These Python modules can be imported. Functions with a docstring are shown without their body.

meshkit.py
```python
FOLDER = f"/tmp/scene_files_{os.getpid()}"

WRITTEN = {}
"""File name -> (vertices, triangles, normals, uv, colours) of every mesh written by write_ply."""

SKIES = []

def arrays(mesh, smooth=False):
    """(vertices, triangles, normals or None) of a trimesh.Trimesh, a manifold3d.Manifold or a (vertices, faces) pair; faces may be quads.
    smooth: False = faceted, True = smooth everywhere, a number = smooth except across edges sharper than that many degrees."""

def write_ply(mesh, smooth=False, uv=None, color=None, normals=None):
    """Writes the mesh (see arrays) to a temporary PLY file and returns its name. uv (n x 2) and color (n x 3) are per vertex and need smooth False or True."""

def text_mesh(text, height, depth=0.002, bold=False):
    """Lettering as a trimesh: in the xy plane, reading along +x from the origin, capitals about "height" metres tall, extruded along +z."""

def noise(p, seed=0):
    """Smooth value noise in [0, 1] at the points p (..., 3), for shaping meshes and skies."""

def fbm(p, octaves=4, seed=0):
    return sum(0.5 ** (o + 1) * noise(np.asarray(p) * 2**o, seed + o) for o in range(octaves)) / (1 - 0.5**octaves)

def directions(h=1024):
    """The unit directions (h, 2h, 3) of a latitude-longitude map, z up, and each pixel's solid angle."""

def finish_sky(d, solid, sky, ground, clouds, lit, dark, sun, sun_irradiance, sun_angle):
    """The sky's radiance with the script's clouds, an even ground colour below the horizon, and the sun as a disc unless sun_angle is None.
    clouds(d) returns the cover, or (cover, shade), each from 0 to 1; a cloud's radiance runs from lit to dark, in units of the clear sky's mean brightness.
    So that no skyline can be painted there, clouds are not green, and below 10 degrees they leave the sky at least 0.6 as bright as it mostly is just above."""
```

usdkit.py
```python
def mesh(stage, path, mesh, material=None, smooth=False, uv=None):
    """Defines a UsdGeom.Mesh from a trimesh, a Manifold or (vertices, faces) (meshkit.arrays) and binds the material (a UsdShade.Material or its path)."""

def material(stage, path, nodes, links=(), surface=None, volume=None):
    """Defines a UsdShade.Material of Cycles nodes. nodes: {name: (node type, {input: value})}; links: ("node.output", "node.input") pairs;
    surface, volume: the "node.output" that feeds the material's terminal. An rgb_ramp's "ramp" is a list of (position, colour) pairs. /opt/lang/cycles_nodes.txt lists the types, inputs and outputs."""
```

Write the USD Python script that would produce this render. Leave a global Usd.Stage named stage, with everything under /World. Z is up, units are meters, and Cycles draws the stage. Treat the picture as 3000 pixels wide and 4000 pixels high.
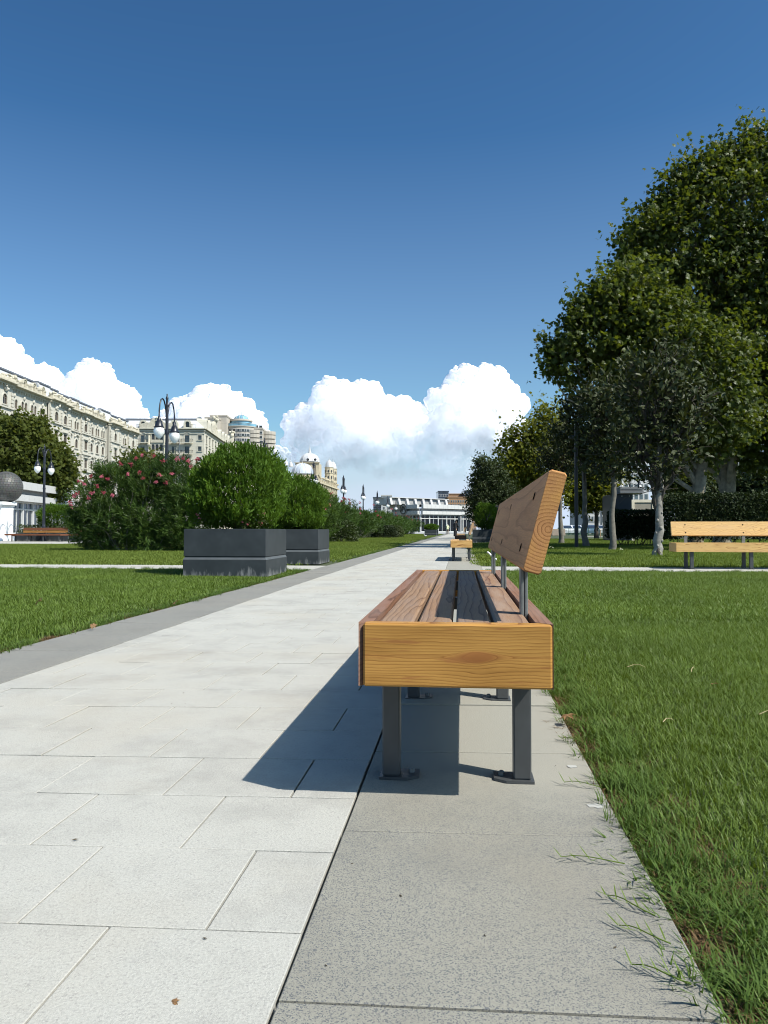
import math, random
import numpy as np, trimesh, shapely, shapely.affinity, usdkit, meshkit
from shapely.geometry import Polygon, box as sbox
from pxr import Usd, UsdGeom, UsdLux, UsdShade, Gf, Sdf, Vt

stage = Usd.Stage.CreateInMemory()
UsdGeom.SetStageUpAxis(stage, "Z")
UsdGeom.SetStageMetersPerUnit(stage, 1.0)
UsdGeom.Xform.Define(stage, "/World")
UsdGeom.Scope.Define(stage, "/World/Looks")
# ------------------------------------------------------------------ camera
# x runs across the path, y along it; the eye is 0.7 m above the paving
EYE = np.array([0.0, 0.0, 0.70])
YAW, PITCH = math.radians(5.727), math.radians(1.337)
cam = UsdGeom.Camera.Define(stage, "/World/camera")
cam.CreateHorizontalApertureAttr(36.0)
cam.CreateVerticalApertureAttr(48.0)
cam.CreateFocalLengthAttr(36.0)
cam.CreateClippingRangeAttr(Gf.Vec2f(0.05, 60000.0))
cam.CreateExposureAttr(0.61)
_x = UsdGeom.Xformable(cam)
_x.AddTranslateOp().Set(Gf.Vec3d(*EYE))
_x.AddRotateZOp().Set(math.degrees(YAW))
_x.AddRotateXOp().Set(90 + math.degrees(PITCH))
# ------------------------------------------------------------------ sun and sky
SUN = np.array([0.76, -0.40, 1.0]); SUN /= np.linalg.norm(SUN)
sun = UsdLux.DistantLight.Define(stage, "/World/sun")
sun.CreateNormalizeAttr(True)
sun.CreateIntensityAttr(1.2)
sun.CreateAngleAttr(0.5)
sun.CreateColorAttr(Gf.Vec3f(1.0, 0.95, 0.86))
_z = Gf.Vec3d(*map(float, SUN)); _a = Gf.Cross(Gf.Vec3d(0, 0, 1), _z).GetNormalized(); _b = Gf.Cross(_z, _a)
UsdGeom.Xformable(sun).AddTransformOp().Set(Gf.Matrix4d(*_a, 0, *_b, 0, *_z, 0, 0, 0, 0, 1))
dome = UsdLux.DomeLight.Define(stage, "/World/sky")
dome.CreateIntensityAttr(1.0)
dome.GetPrim().SetCustomDataByKey("kind", "structure")
sky = usdkit.material(stage, "/World/Looks/sky_air", {
    "s": ("sky_texture", {"sky_type": "single_scattering", "sun_disc": False, "sun_elevation": math.asin(SUN[2]), "sun_rotation": math.atan2(SUN[0], SUN[1]), "altitude": 0.0, "air_density": 1.0, "aerosol_density": 1.5, "ozone_density": 4.0}),
    "h": ("hsv", {"saturation": 1.05}), "k": ("vector_math", {"math_type": "scale", "scale": .115}), "g": ("gamma", {"gamma": 1.42}), "k2": ("vector_math", {"math_type": "scale", "scale": 15.2}),
    # thin pale cloud lying along the horizon
    "c": ("texture_coordinate", {}), "m": ("mapping", {"scale": (3.0, 3.0, 9.0)}), "n": ("noise_texture", {"scale": 1.6, "detail": 8.0, "roughness": .55}),
    "x": ("separate_xyz", {}), "e": ("map_range", {"from_min": .03, "from_max": .17, "to_min": .95, "to_max": -.25}), "f": ("math", {"math_type": "multiply_add", "value2": .9}),
    "o": ("math", {"math_type": "subtract", "value2": .42, "use_clamp": True}),
    "mx": ("mix_color", {"b": (5.9, 6.9, 8.5), "use_clamp": False}),
    "ti": ("vector_math", {"math_type": "multiply", "vector2": (.78, 1.035, .945)}), "e2": ("map_range", {"from_min": .12, "from_max": .46, "to_min": .20, "to_max": 0.0, "clamp": True}), "mh": ("mix_color", {"b": (5.6, 6.0, 6.6), "use_clamp": False}),
    "b": ("background_shader", {"strength": 0.075}),
}, [("s.color", "h.color"), ("h.color", "k.vector1"), ("k.vector", "g.color"), ("g.color", "k2.vector1"), ("c.generated", "m.vector"), ("m.vector", "n.vector"), ("c.generated", "x.vector"), ("x.z", "e.value"),
    ("n.fac", "f.value1"), ("e.result", "f.value3"), ("f.value", "o.value1"), ("o.value", "mx.fac"), ("k2.vector", "ti.vector1"), ("ti.vector", "mh.a"), ("x.z", "e2.value"), ("e2.result", "mh.fac"), ("mh.result", "mx.a"), ("mx.result", "b.color")], surface="b.background")
UsdShade.MaterialBindingAPI.Apply(dome.GetPrim()).Bind(sky)

# ------------------------------------------------------------------ helpers
F = np.array([-math.sin(YAW) * math.cos(PITCH), math.cos(YAW) * math.cos(PITCH), math.sin(PITCH)])
R = np.array([math.cos(YAW), math.sin(YAW), 0.0])
U = np.cross(R, F)


def ray(px, py):
    return F + R * (px - 1500) / 3000.0 - U * (py - 2000) / 3000.0


def at(px, py, Y):
    d = ray(px, py)
    return EYE + d * (Y / d[1])


def ground(px, py, z=0.0):
    d = ray(px, py)
    return EYE + d * ((z - EYE[2]) / d[2])


def up_to(py, Y, px=1500):
    return float(at(px, py, Y)[2])


def clean(path):
    return str(path)


_taken = {}


def numbered(parent, name):
    n = _taken.get((parent, name), 0)
    _taken[(parent, name)] = n + 1
    return name if n == 0 else f"{name}_{n:03d}"


def pathof(parent):
    return "/World" if parent is None else str(parent.GetPath())


def tag(o, label=None, cat=None, group=None, kind=None):
    p = o.GetPrim() if hasattr(o, "GetPrim") else o
    for k, v in (("label", label), ("category", cat), ("group", group), ("kind", kind)):
        if v:
            p.SetCustomDataByKey(k, v)
    return p


def thing(name, label, cat, loc=(0, 0, 0), rz=0.0, group=None, scale=None):
    x = UsdGeom.Xform.Define(stage, "/World/" + numbered("/World", name))
    x.AddTranslateOp().Set(Gf.Vec3d(*map(float, loc)))
    if rz:
        x.AddRotateZOp().Set(float(rz))
    if scale:
        x.AddScaleOp().Set(Gf.Vec3f(*scale))
    return tag(x, label, cat, group)


def dup(root, loc, rz=0.0, label=None, group=None, scale=None):
    was = root.GetCustomData()
    base = root.GetName()
    if base[-4:-3] == "_" and base[-3:].isdigit():
        base = base[:-4]
    r = thing(base, label or was["label"], was["category"], loc, rz, group or was.get("group"), scale)
    r.GetReferences().AddInternalReference(root.GetPath())
    r.SetInstanceable(True)
    # the copy's own placement wins over the referenced one
    return r


_bev = None


def _bevel_faces():
    global _bev
    if _bev is None:
        pts = _bevel_pts(2, 2, 2, .3)
        h = trimesh.convex.convex_hull(pts)
        idx = [int(np.argmin(np.abs(pts - v).sum(1))) for v in h.vertices]
        _bev = np.array(idx)[h.faces]
    return _bev


def _bevel_pts(sx, sy, sz, b):
    out = []
    for x in (-1, 1):
        for y in (-1, 1):
            for z in (-1, 1):
                for k in range(3):
                    e = [b, b, b]; e[k] = 0
                    out.append((x * (sx / 2 - e[0]), y * (sy / 2 - e[1]), z * (sz / 2 - e[2])))
    return np.array(out)


BOXV = np.array([(x, y, z) for x in (-.5, .5) for y in (-.5, .5) for z in (-.5, .5)])
BOXF = np.array([(0, 1, 3), (0, 3, 2), (4, 6, 7), (4, 7, 5), (0, 4, 5), (0, 5, 1), (2, 3, 7), (2, 7, 6), (0, 2, 6), (0, 6, 4), (1, 5, 7), (1, 7, 3)])


def rotz(a):
    c, s = math.cos(a), math.sin(a)
    return np.array([(c, -s, 0), (s, c, 0), (0, 0, 1)])


def rotx(a):
    c, s = math.cos(a), math.sin(a)
    return np.array([(1, 0, 0), (0, c, -s), (0, s, c)])


def roty(a):
    c, s = math.cos(a), math.sin(a)
    return np.array([(c, 0, s), (0, 1, 0), (-s, 0, c)])


class MB:
    """collects shapes that become one mesh"""

    def __init__(self):
        self.v, self.f, self.n = [], [], 0

    def add(self, v, f):
        v = np.asarray(v, float); f = np.asarray(f, int)
        if f.shape[1] == 4:
            f = np.vstack([f[:, [0, 1, 2]], f[:, [0, 2, 3]]])
        self.v.append(v); self.f.append(f + self.n); self.n += len(v)
        return self

    def box(self, x0, x1, y0, y1, z0, z1, b=0.0, rot=None, pivot=None):
        c = np.array([(x0 + x1) / 2, (y0 + y1) / 2, (z0 + z1) / 2]); s = np.array([x1 - x0, y1 - y0, z1 - z0])
        if b:
            v, f = _bevel_pts(*s, b), _bevel_faces()
        else:
            v, f = BOXV * s, BOXF
        v = v + c
        if rot is not None:
            p = c if pivot is None else np.asarray(pivot)
            v = (v - p) @ np.asarray(rot).T + p
        return self.add(v, f)

    def tube(self, pts, r, n=8, caps=True):
        p = np.asarray(pts, float); r = np.broadcast_to(r, (len(p),))
        t = np.gradient(p, axis=0); t /= np.linalg.norm(t, axis=1, keepdims=True) + 1e-12
        ref = np.array([0, 0, 1.0]) if abs(t[:, 2]).mean() < .8 else np.array([1.0, 0, 0])
        a = np.cross(t, ref); a /= np.linalg.norm(a, axis=1, keepdims=True) + 1e-12
        b = np.cross(t, a)
        g = np.arange(n) * 2 * np.pi / n
        v = (p[:, None] + r[:, None, None] * (np.cos(g)[None, :, None] * a[:, None] + np.sin(g)[None, :, None] * b[:, None])).reshape(-1, 3)
        i, j = np.meshgrid(np.arange(len(p) - 1), np.arange(n), indexing="ij")
        q = np.stack([i * n + j, i * n + (j + 1) % n, (i + 1) * n + (j + 1) % n, (i + 1) * n + j], -1).reshape(-1, 4)
        f = np.vstack([q[:, [0, 2, 1]], q[:, [0, 3, 2]]])
        if caps:
            e = [(0, k, k + 1) for k in range(1, n - 1)]
            o = (len(p) - 1) * n
            f = np.vstack([f, np.array([(a_, b_, c_) for a_, b_, c_ in e]), np.array([(o + a_, o + c_, o + b_) for a_, b_, c_ in e])])
        return self.add(v, f)

    def lathe(self, prof, c=(0, 0, 0), n=16, a0=0.0, sweep=2 * np.pi, squash=(1, 1)):
        """prof: (radius, z) from bottom to top"""
        prof = np.asarray(prof, float); full = abs(sweep - 2 * np.pi) < 1e-6
        m = n if full else n + 1
        g = a0 + np.arange(m) * sweep / n
        v = np.stack([prof[:, 0][:, None] * np.cos(g) * squash[0], prof[:, 0][:, None] * np.sin(g) * squash[1], np.repeat(prof[:, 1][:, None], m, 1)], -1).reshape(-1, 3) + np.asarray(c)
        i, j = np.meshgrid(np.arange(len(prof) - 1), np.arange(n), indexing="ij")
        k = (j + 1) % m
        q = np.stack([i * m + j, i * m + k, (i + 1) * m + k, (i + 1) * m + j], -1).reshape(-1, 4)
        return self.add(v, q)

    def prism(self, poly, t, M=None, o=(0, 0, 0)):
        """shapely polygon extruded by t along +z, then M and o applied"""
        for g in getattr(poly, "geoms", [poly]):
            m = trimesh.creation.extrude_polygon(g, t, engine="earcut")
            v = np.array(m.vertices)
            if M is not None:
                v = v @ np.asarray(M).T
            self.add(v + np.asarray(o), np.array(m.faces))
        return self

    def moved(self, M=None, o=(0, 0, 0)):
        self.v = [(v if M is None else v @ np.asarray(M).T) + np.asarray(o) for v in self.v]
        return self

    def data(self):
        return np.vstack(self.v), np.vstack(self.f)

    def build(self, name, mat, parent=None, smooth=False, label=None, cat=None, group=None, kind=None):
        if not self.v:
            return None
        pp = pathof(parent)
        m = usdkit.mesh(stage, pp + "/" + numbered(pp, name), self.data(), mat, smooth=smooth)
        return tag(m, label, cat, group, kind)


RNG = np.random.default_rng(7)
WALLX = np.array([(1, 0, 0), (0, 0, -1), (0, 1, 0)]).astype(float)   # drawing plane xy -> wall plane xz, thickness towards -y
# ------------------------------------------------------------------ materials


def mat(name, nodes, links, surface="p.BSDF"):
    return usdkit.material(stage, "/World/Looks/" + name, nodes, links, surface=surface)


def plain(name, col, rough=.6, var=.12, scale=3.0, bump=0.0, bscale=40.0, metallic=0.0, spec=.5, obj=False):
    """one colour broken up by soft noise"""
    c = np.array(col)
    nodes = {
        "t": ("texture_coordinate", {}) if obj else ("geometry", {}),
        "n": ("noise_texture", {"scale": scale, "detail": 6.0, "roughness": .6}),
        "r": ("rgb_ramp", {"ramp": [(.25, tuple(c * (1 - var))), (.75, tuple(np.minimum(c * (1 + var), 1)))]}),
        "p": ("principled_bsdf", {"roughness": rough, "metallic": metallic, "specular_ior_level": spec}),
    }
    src = "t.object" if obj else "t.position"
    links = [(src, "n.vector"), ("n.fac", "r.fac"), ("r.color", "p.base_color")]
    if bump:
        nodes["m"] = ("noise_texture", {"scale": bscale, "detail": 4.0})
        nodes["b"] = ("bump", {"strength": bump, "distance": .01})
        links += [(src, "m.vector"), ("m.fac", "b.height"), ("b.normal", "p.normal")]
    return mat(name, nodes, links)


def stone(name, col, dark, speck, speck_col, grain=90.0, bump=.5, blotch=1.5, warm=None, warm_amt=.0, worn=None):
    """rough hewn paving: fine grain, specks, soft stains, each slab a shade of its own"""
    c, d = np.array(col), np.array(dark)
    nodes = {
        "g": ("geometry", {}),
        "big": ("noise_texture", {"scale": blotch, "detail": 9.0, "roughness": .72}),
        "r": ("rgb_ramp", {"ramp": [(.30, tuple(d)), (.52, tuple(c)), (.8, tuple(np.minimum(c * 1.06, 1)))]}),
        "fine": ("noise_texture", {"scale": grain, "detail": 5.0, "roughness": .7}),
        "fr": ("rgb_ramp", {"ramp": [(.25, (.78, .78, .78)), (.6, (1.06, 1.06, 1.06))]}),
        "mx": ("mix_color", {"blend_type": "multiply", "fac": 1.0, "use_clamp": False}),
        "vo": ("voronoi_texture", {"scale": grain * 1.6, "randomness": 1.0}),
        "sr": ("rgb_ramp", {"ramp": [(0.0, (1, 1, 1)), (speck, (1, 1, 1)), (min(speck + .1, 1), (0, 0, 0)), (1, (0, 0, 0))]}),
        "vs": ("separate_color", {}),
        "sm": ("mix_color", {"b": tuple(speck_col), "use_clamp": False}),
        "isl": ("map_range", {"from_min": 0.0, "from_max": 1.0, "to_min": .89, "to_max": 1.06}),
        "im": ("vector_math", {"math_type": "scale"}),
        "warmn": ("noise_texture", {"scale": .9, "detail": 5.0, "roughness": .6}),
        "warmr": ("map_range", {"from_min": .48, "from_max": .72, "to_min": 0.0, "to_max": warm_amt, "clamp": True}),
        "wm": ("mix_color", {"b": tuple(warm if warm is not None else c), "use_clamp": False}),
        "h": ("math", {"math_type": "multiply_add", "value2": .35}),
        "b": ("bump", {"strength": bump, "distance": .004}),
        "p": ("principled_bsdf", {"roughness": .82, "specular_ior_level": .25}),
    }
    links = [("g.position", "big.vector"), ("big.fac", "r.fac"), ("g.position", "fine.vector"), ("fine.fac", "fr.fac"), ("r.color", "mx.a"), ("fr.color", "mx.b"),
             ("g.position", "vo.vector"), ("vo.color", "vs.color"), ("vs.r", "sr.fac"), ("sr.color", "sm.fac"), ("mx.result", "sm.a"),
             ("g.position", "warmn.vector"), ("warmn.fac", "warmr.value"), ("warmr.result", "wm.fac"), ("sm.result", "wm.a"),
             ("g.random_per_island", "isl.value"), ("wm.result", "im.vector1"), ("isl.result", "im.scale"), ("im.vector", "p.base_color"),
             ("fine.fac", "h.value3"), ("big.fac", "h.value1"), ("h.value", "b.height"), ("b.normal", "p.normal")]
    if worn:
        # trodden and bleached under and around the bench: a paler surface with an uneven edge
        nodes |= {"wp": ("separate_xyz", {}), "wa": ("math", {"math_type": "multiply_add", "value2": .9}), "wf": ("map_range", {"from_min": 2.35, "from_max": 2.75, "to_min": 0.0, "to_max": .8, "clamp": True}), "wx": ("mix_color", {"b": tuple(worn), "use_clamp": False})}
        links = [x for x in links if x != ("wm.result", "im.vector1")] + [("g.position", "wp.vector"), ("big.fac", "wa.value1"), ("wp.y", "wa.value3"), ("wa.value", "wf.value"), ("wf.result", "wx.fac"), ("wm.result", "wx.a"), ("wx.result", "im.vector1")]
    return mat(name, nodes, links)


def wood(name, axis, centre, light, line, ring=90.0, wobble=.012, grey=None, grey_amt=0.0, rough=.7, spec=.16, contrast=1.0, seed=0.0, bump=.25, stretch=.12):
    """growth rings about an axis through the board, so that faces show plain-sawn figure and ends show arcs"""
    ax = "xyz".index(axis)
    sc = [1.0, 1.0, 1.0]; sc[ax] = stretch
    light, line = np.array(light), np.array(line)
    keep = [1.0, 1.0, 1.0]; keep[ax] = 0.0
    gs = [14.0, 14.0, 14.0]; gs[ax] = 1.6
    fs = [420.0, 420.0, 420.0]; fs[ax] = 12.0
    nodes = {
        "t": ("texture_coordinate", {}),
        "m": ("mapping", {"scale": tuple(sc), "location": (seed, seed * 1.7, seed * .6)}),
        "n": ("noise_texture", {"scale": 7.0, "detail": 3.0, "roughness": .55}),
        "nc": ("vector_math", {"math_type": "subtract", "vector2": (.5, .5, .5)}),
        "ns": ("vector_math", {"math_type": "scale", "scale": wobble * 6}),
        "off": ("vector_math", {"math_type": "subtract", "vector2": tuple(centre)}),
        "sum": ("vector_math", {"math_type": "add"}),
        "kill": ("vector_math", {"math_type": "multiply", "vector2": tuple(keep)}),
        "len": ("vector_math", {"math_type": "length"}),
        "k": ("math", {"math_type": "multiply", "value2": ring}),
        "fr": ("math", {"math_type": "fraction"}),
        "rr": ("rgb_ramp", {"ramp": [(0, tuple(light)), (.45, tuple(light * .96)), (.78, tuple(light * (1 - contrast * .35) + line * contrast * .35)), (.93, tuple(light * (1 - contrast) + line * contrast)), (1, tuple(light))]}),
        "mf": ("mapping", {"scale": tuple(fs)}),
        "fib": ("noise_texture", {"scale": 1.0, "detail": 2.0}),
        "fbr": ("rgb_ramp", {"ramp": [(.3, (.86, .86, .86)), (.7, (1.08, 1.08, 1.08))]}),
        "mul": ("mix_color", {"blend_type": "multiply", "fac": 1.0, "use_clamp": False}),
        "mg": ("mapping", {"scale": tuple(gs), "location": (seed * 3, seed, 2.0)}),
        "gn": ("noise_texture", {"scale": 1.0, "detail": 5.0, "roughness": .62}),
        "gr": ("map_range", {"from_min": .42, "from_max": .66, "to_min": 0.0, "to_max": grey_amt, "clamp": True}),
        "gm": ("mix_color", {"b": tuple(grey if grey is not None else light), "use_clamp": False}),
        "hb": ("math", {"math_type": "multiply_add", "value2": .6}),
        "b": ("bump", {"strength": bump, "distance": .0015}),
        "p": ("principled_bsdf", {"roughness": rough, "specular_ior_level": spec}),
    }
    links = [("t.object", "m.vector"), ("m.vector", "n.vector"), ("n.color", "nc.vector1"), ("nc.vector", "ns.vector1"), ("t.object", "off.vector1"), ("off.vector", "sum.vector1"),
             ("ns.vector", "sum.vector2"), ("sum.vector", "kill.vector1"), ("kill.vector", "len.vector1"), ("len.value", "k.value1"), ("k.value", "fr.value1"), ("fr.value", "rr.fac"),
             ("t.object", "mf.vector"), ("mf.vector", "fib.vector"), ("fib.fac", "fbr.fac"), ("rr.color", "mul.a"), ("fbr.color", "mul.b"),
             ("t.object", "mg.vector"), ("mg.vector", "gn.vector"), ("gn.fac", "gr.value"), ("gr.result", "gm.fac"), ("mul.result", "gm.a"), ("gm.result", "p.base_color"),
             ("fr.value", "hb.value1"), ("fib.fac", "hb.value3"), ("hb.value", "b.height"), ("b.normal", "p.normal")]
    return mat(name, nodes, links)


def leaf(name, cols, trans=.35, rough=.45, spec=.4, under=None, hue_scale=0.25):
    """leaf: each one a shade of its own, patches of the crown differing, light passing through"""
    nodes = {
        "g": ("geometry", {}),
        "r": ("rgb_ramp", {"ramp": cols}),
        "n": ("noise_texture", {"scale": hue_scale, "detail": 3.0}),
        "a": ("math", {"math_type": "multiply_add", "value2": 1.3, "value3": -.4}),
        "mx": ("math", {"math_type": "multiply_add", "value2": .55}),
        "hf": ("math", {"math_type": "multiply", "value2": .45}),
        "p": ("principled_bsdf", {"roughness": rough, "specular_ior_level": spec}),
        "tc": ("vector_math", {"math_type": "multiply", "vector2": (1.5, 1.35, .55)}),
        "t": ("translucent_bsdf", {}),
        "m": ("mix_closure", {"fac": trans}),
    }
    links = [("g.position", "n.vector"), ("n.fac", "a.value1"), ("a.value", "hf.value1"), ("g.random_per_island", "mx.value1"), ("hf.value", "mx.value3"), ("mx.value", "r.fac"),
             ("r.color", "p.base_color"), ("r.color", "tc.vector1"), ("tc.vector", "t.color"), ("p.BSDF", "m.closure1"), ("t.BSDF", "m.closure2")]
    return mat(name, nodes, links, surface="m.closure")


M = {}
M["tile"] = stone("pale_paving", (.435, .428, .392), (.33, .323, .298), .016, (.34, .333, .31), grain=190, bump=.6, blotch=2.2, warm=(.40, .36, .29), warm_amt=.5)
M["granite"] = stone("grey_granite", (.275, .267, .228), (.215, .208, .18), .18, (.125, .13, .135), grain=300, bump=.45, blotch=1.3, warm=(.27, .245, .195), warm_amt=.6, worn=(.315, .303, .26))
M["granite_dark"] = stone("dark_granite", (.25, .245, .22), (.205, .20, .182), .16, (.125, .13, .135), grain=260, bump=.4, blotch=1.3, warm=(.27, .24, .19), warm_amt=.25)
M["joint"] = plain("joint_sand", (.16, .155, .14), rough=.95, bump=.4, bscale=200)
M["soil"] = plain("soil", (.055, .042, .025), rough=.95, var=.4, scale=6, bump=.6, bscale=60)
M["steel"] = plain("anthracite_steel", (.045, .048, .050), rough=.42, var=.25, scale=9, bump=.05, bscale=300, obj=True)
M["galv"] = plain("grey_post_steel", (.17, .18, .175), rough=.38, var=.3, scale=30, metallic=.35, obj=True)
M["screw"] = plain("dark_screw", (.012, .010, .009), rough=1.0, spec=0.0)
# ------------------------------------------------------------------ ground, lawns, paving
def sheet(name, x0, x1, y0, y1, z, m, label=None):
    b = MB().add([(x0, y0, z), (x1, y0, z), (x1, y1, z), (x0, y1, z)], [(0, 1, 2, 3)])
    return b.build(name, m, kind="structure", label=label)


XL, XJ, XR, XG = -2.09, -.276, .375, -2.62      # path left edge, joint, right edge of slabs, left grass edge
YEND = 131.0


def skew(y):
    """the courses do not lie quite square to the path near the viewer"""
    return np.interp(y, [0, 1.3, 2.4, 3.4, 6, 12], [.02, .028, .055, .07, .05, 0.0])


def slab(b, x0, x1, y0, y1, z, t, bev=.0016, rng=RNG):
    c = np.array([(x0, y0), (x1, y0), (x1, y1), (x0, y1)])
    c[:, 1] += skew(c[:, 1]) * (c[:, 0] - XJ)
    dz = rng.normal(0, .0008, 4)
    v = [(*p, z - t) for p in c]
    cc = c.mean(0)
    inn = c + np.sign(cc - c) * bev
    v += [(*p, z - bev * .7 + d) for p, d in zip(c, dz)] + [(*p, z + d) for p, d in zip(inn, dz)]
    f = []
    for k in range(4):
        j = (k + 1) % 4
        f += [(k, j, 4 + j, 4 + k), (4 + k, 4 + j, 8 + j, 8 + k)]
    f += [(8, 9, 10, 11)]
    return b.add(v, f)


gap = .0019
path = MB().box(XL, XJ, .3, YEND, -.09, -.034).build("path", M["joint"], kind="structure", label="pale stone path running straight ahead through the park")
far = MB(); n = 0
k = -2
while True:
    y0 = 1.328 + .3375 * k; y1 = y0 + .3375
    if y0 > 60:
        break
    x = XJ; first = .171 if k % 2 == 0 else .341
    while x > XL + .02:
        w = first if x == XJ else .3415
        xl = max(x - w, XL)
        if XL + .06 > xl:
            xl = XL
        g2 = gap * RNG.uniform(.7, 1.7)
        b = MB() if (n < 298 and y0 > .9) else far
        slab(b, xl + g2, x - g2, y0 + g2, y1 - g2, RNG.normal(0, .0007), .03)
        if b is not far:
            b.build("paving_tile", M["tile"], path); n += 1
        x = xl
    k += 1
far.build("distant_tiles", M["tile"], path, kind="stuff")
MB().box(XL, XJ, 60.0, YEND, -.034, -.001).build("distant_paving", M["tile"], path, kind="stuff")

for nm, x0, x1, m, lab in (("slab_strip", XJ, XR, "granite", "grey granite slab strip under the near bench, along the right of the pale path"),
                           ("path_border", XG, XL, "granite_dark", "darker grey granite border between the left lawn and the pale path")):
    s = MB().box(x0, x1, .3, YEND, -.09, -.034).build(nm, M["joint"], kind="structure", label=lab)
    y = 1.135 - .65; far = MB(); n = 0
    while y < YEND:
        b = MB() if n < 60 else far
        g2 = 1.7 * gap * RNG.uniform(.8, 1.4)
        slab(b, x0 + g2 + .001, x1 - (g2 if nm == "path_border" else 0), y + g2, y + .65 - g2, RNG.normal(0.001, .001), .03, bev=.002)
        if b is not far:
            b.build("granite_slab", M[m], s); n += 1
        y += .65
    far.build("distant_slabs", M[m], s, kind="stuff")

# the walkway that crosses the path
CW0, CW1 = 13.35, 14.85
for nm, x0, x1, lab in (("left_walkway", -40.0, XG, "pale walkway crossing the left lawn between the two dark planters"), ("right_walkway", XR, 26.0, "pale walkway running to the right under the bench that faces the viewer")):
    s = MB().box(x0, x1, CW0, CW1, -.09, -.034).build(nm, M["joint"], kind="structure", label=lab)
    xs = np.arange(x0, x1, .75)
    for j, x in enumerate(xs):
        for q in range(2):
            b = MB()
            slab(b, x + .003, min(x + .75, x1) - .003, CW0 + q * .75 + .003, CW0 + (q + 1) * .75 - .003, RNG.normal(0, .001), .03)
            b.build("walkway_slab", M["tile"], s)
# ------------------------------------------------------------------ cumulus clouds, kilometres away


def surface_nets(d, origin, h):
    """the zero surface of a sampled distance field"""
    nx, ny, nz = d.shape
    s = d < 0
    cnt = np.zeros((nx - 1, ny - 1, nz - 1), np.int32); acc = np.zeros((nx - 1, ny - 1, nz - 1, 3), np.float32)
    off = [(a, b, c) for a in (0, 1) for b in (0, 1) for c in (0, 1)]
    for i, p in enumerate(off):
        for q in off[i + 1:]:
            if sum(abs(a - b) for a, b in zip(p, q)) != 1:
                continue
            A = d[p[0]:nx - 1 + p[0], p[1]:ny - 1 + p[1], p[2]:nz - 1 + p[2]]; B = d[q[0]:nx - 1 + q[0], q[1]:ny - 1 + q[1], q[2]:nz - 1 + q[2]]
            cross = (A < 0) != (B < 0)
            idx = np.nonzero(cross)
            t = (A[idx] / (A[idx] - B[idx]))[:, None]
            acc[idx] += np.array(p) + t * (np.array(q) - np.array(p)); cnt[idx] += 1
    on = cnt > 0
    ids = np.full(cnt.shape, -1, np.int64); ids[on] = np.arange(on.sum())
    v = (np.argwhere(on) + acc[on] / cnt[on][:, None]) * h + origin
    faces = []
    for ax in range(3):
        u, w = (ax + 1) % 3, (ax + 2) % 3
        sl = [slice(1, -1)] * 3; sl[ax] = slice(0, -1); a = s[tuple(sl)]
        sl[ax] = slice(1, None); b = s[tuple(sl)]
        e = np.argwhere(a != b)
        if not len(e):
            continue
        sg = a[tuple(e.T)]
        e = e.copy(); e[:, u] += 1; e[:, w] += 1

        def cell(du, dw):
            c = e.copy(); c[:, u] -= du; c[:, w] -= dw
            return ids[tuple(c.T)]
        q = np.stack([cell(1, 1), cell(0, 1), cell(0, 0), cell(1, 0)], 1)
        q[~sg] = q[~sg][:, ::-1]
        faces.append(q)
    return v, np.vstack(faces)


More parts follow.
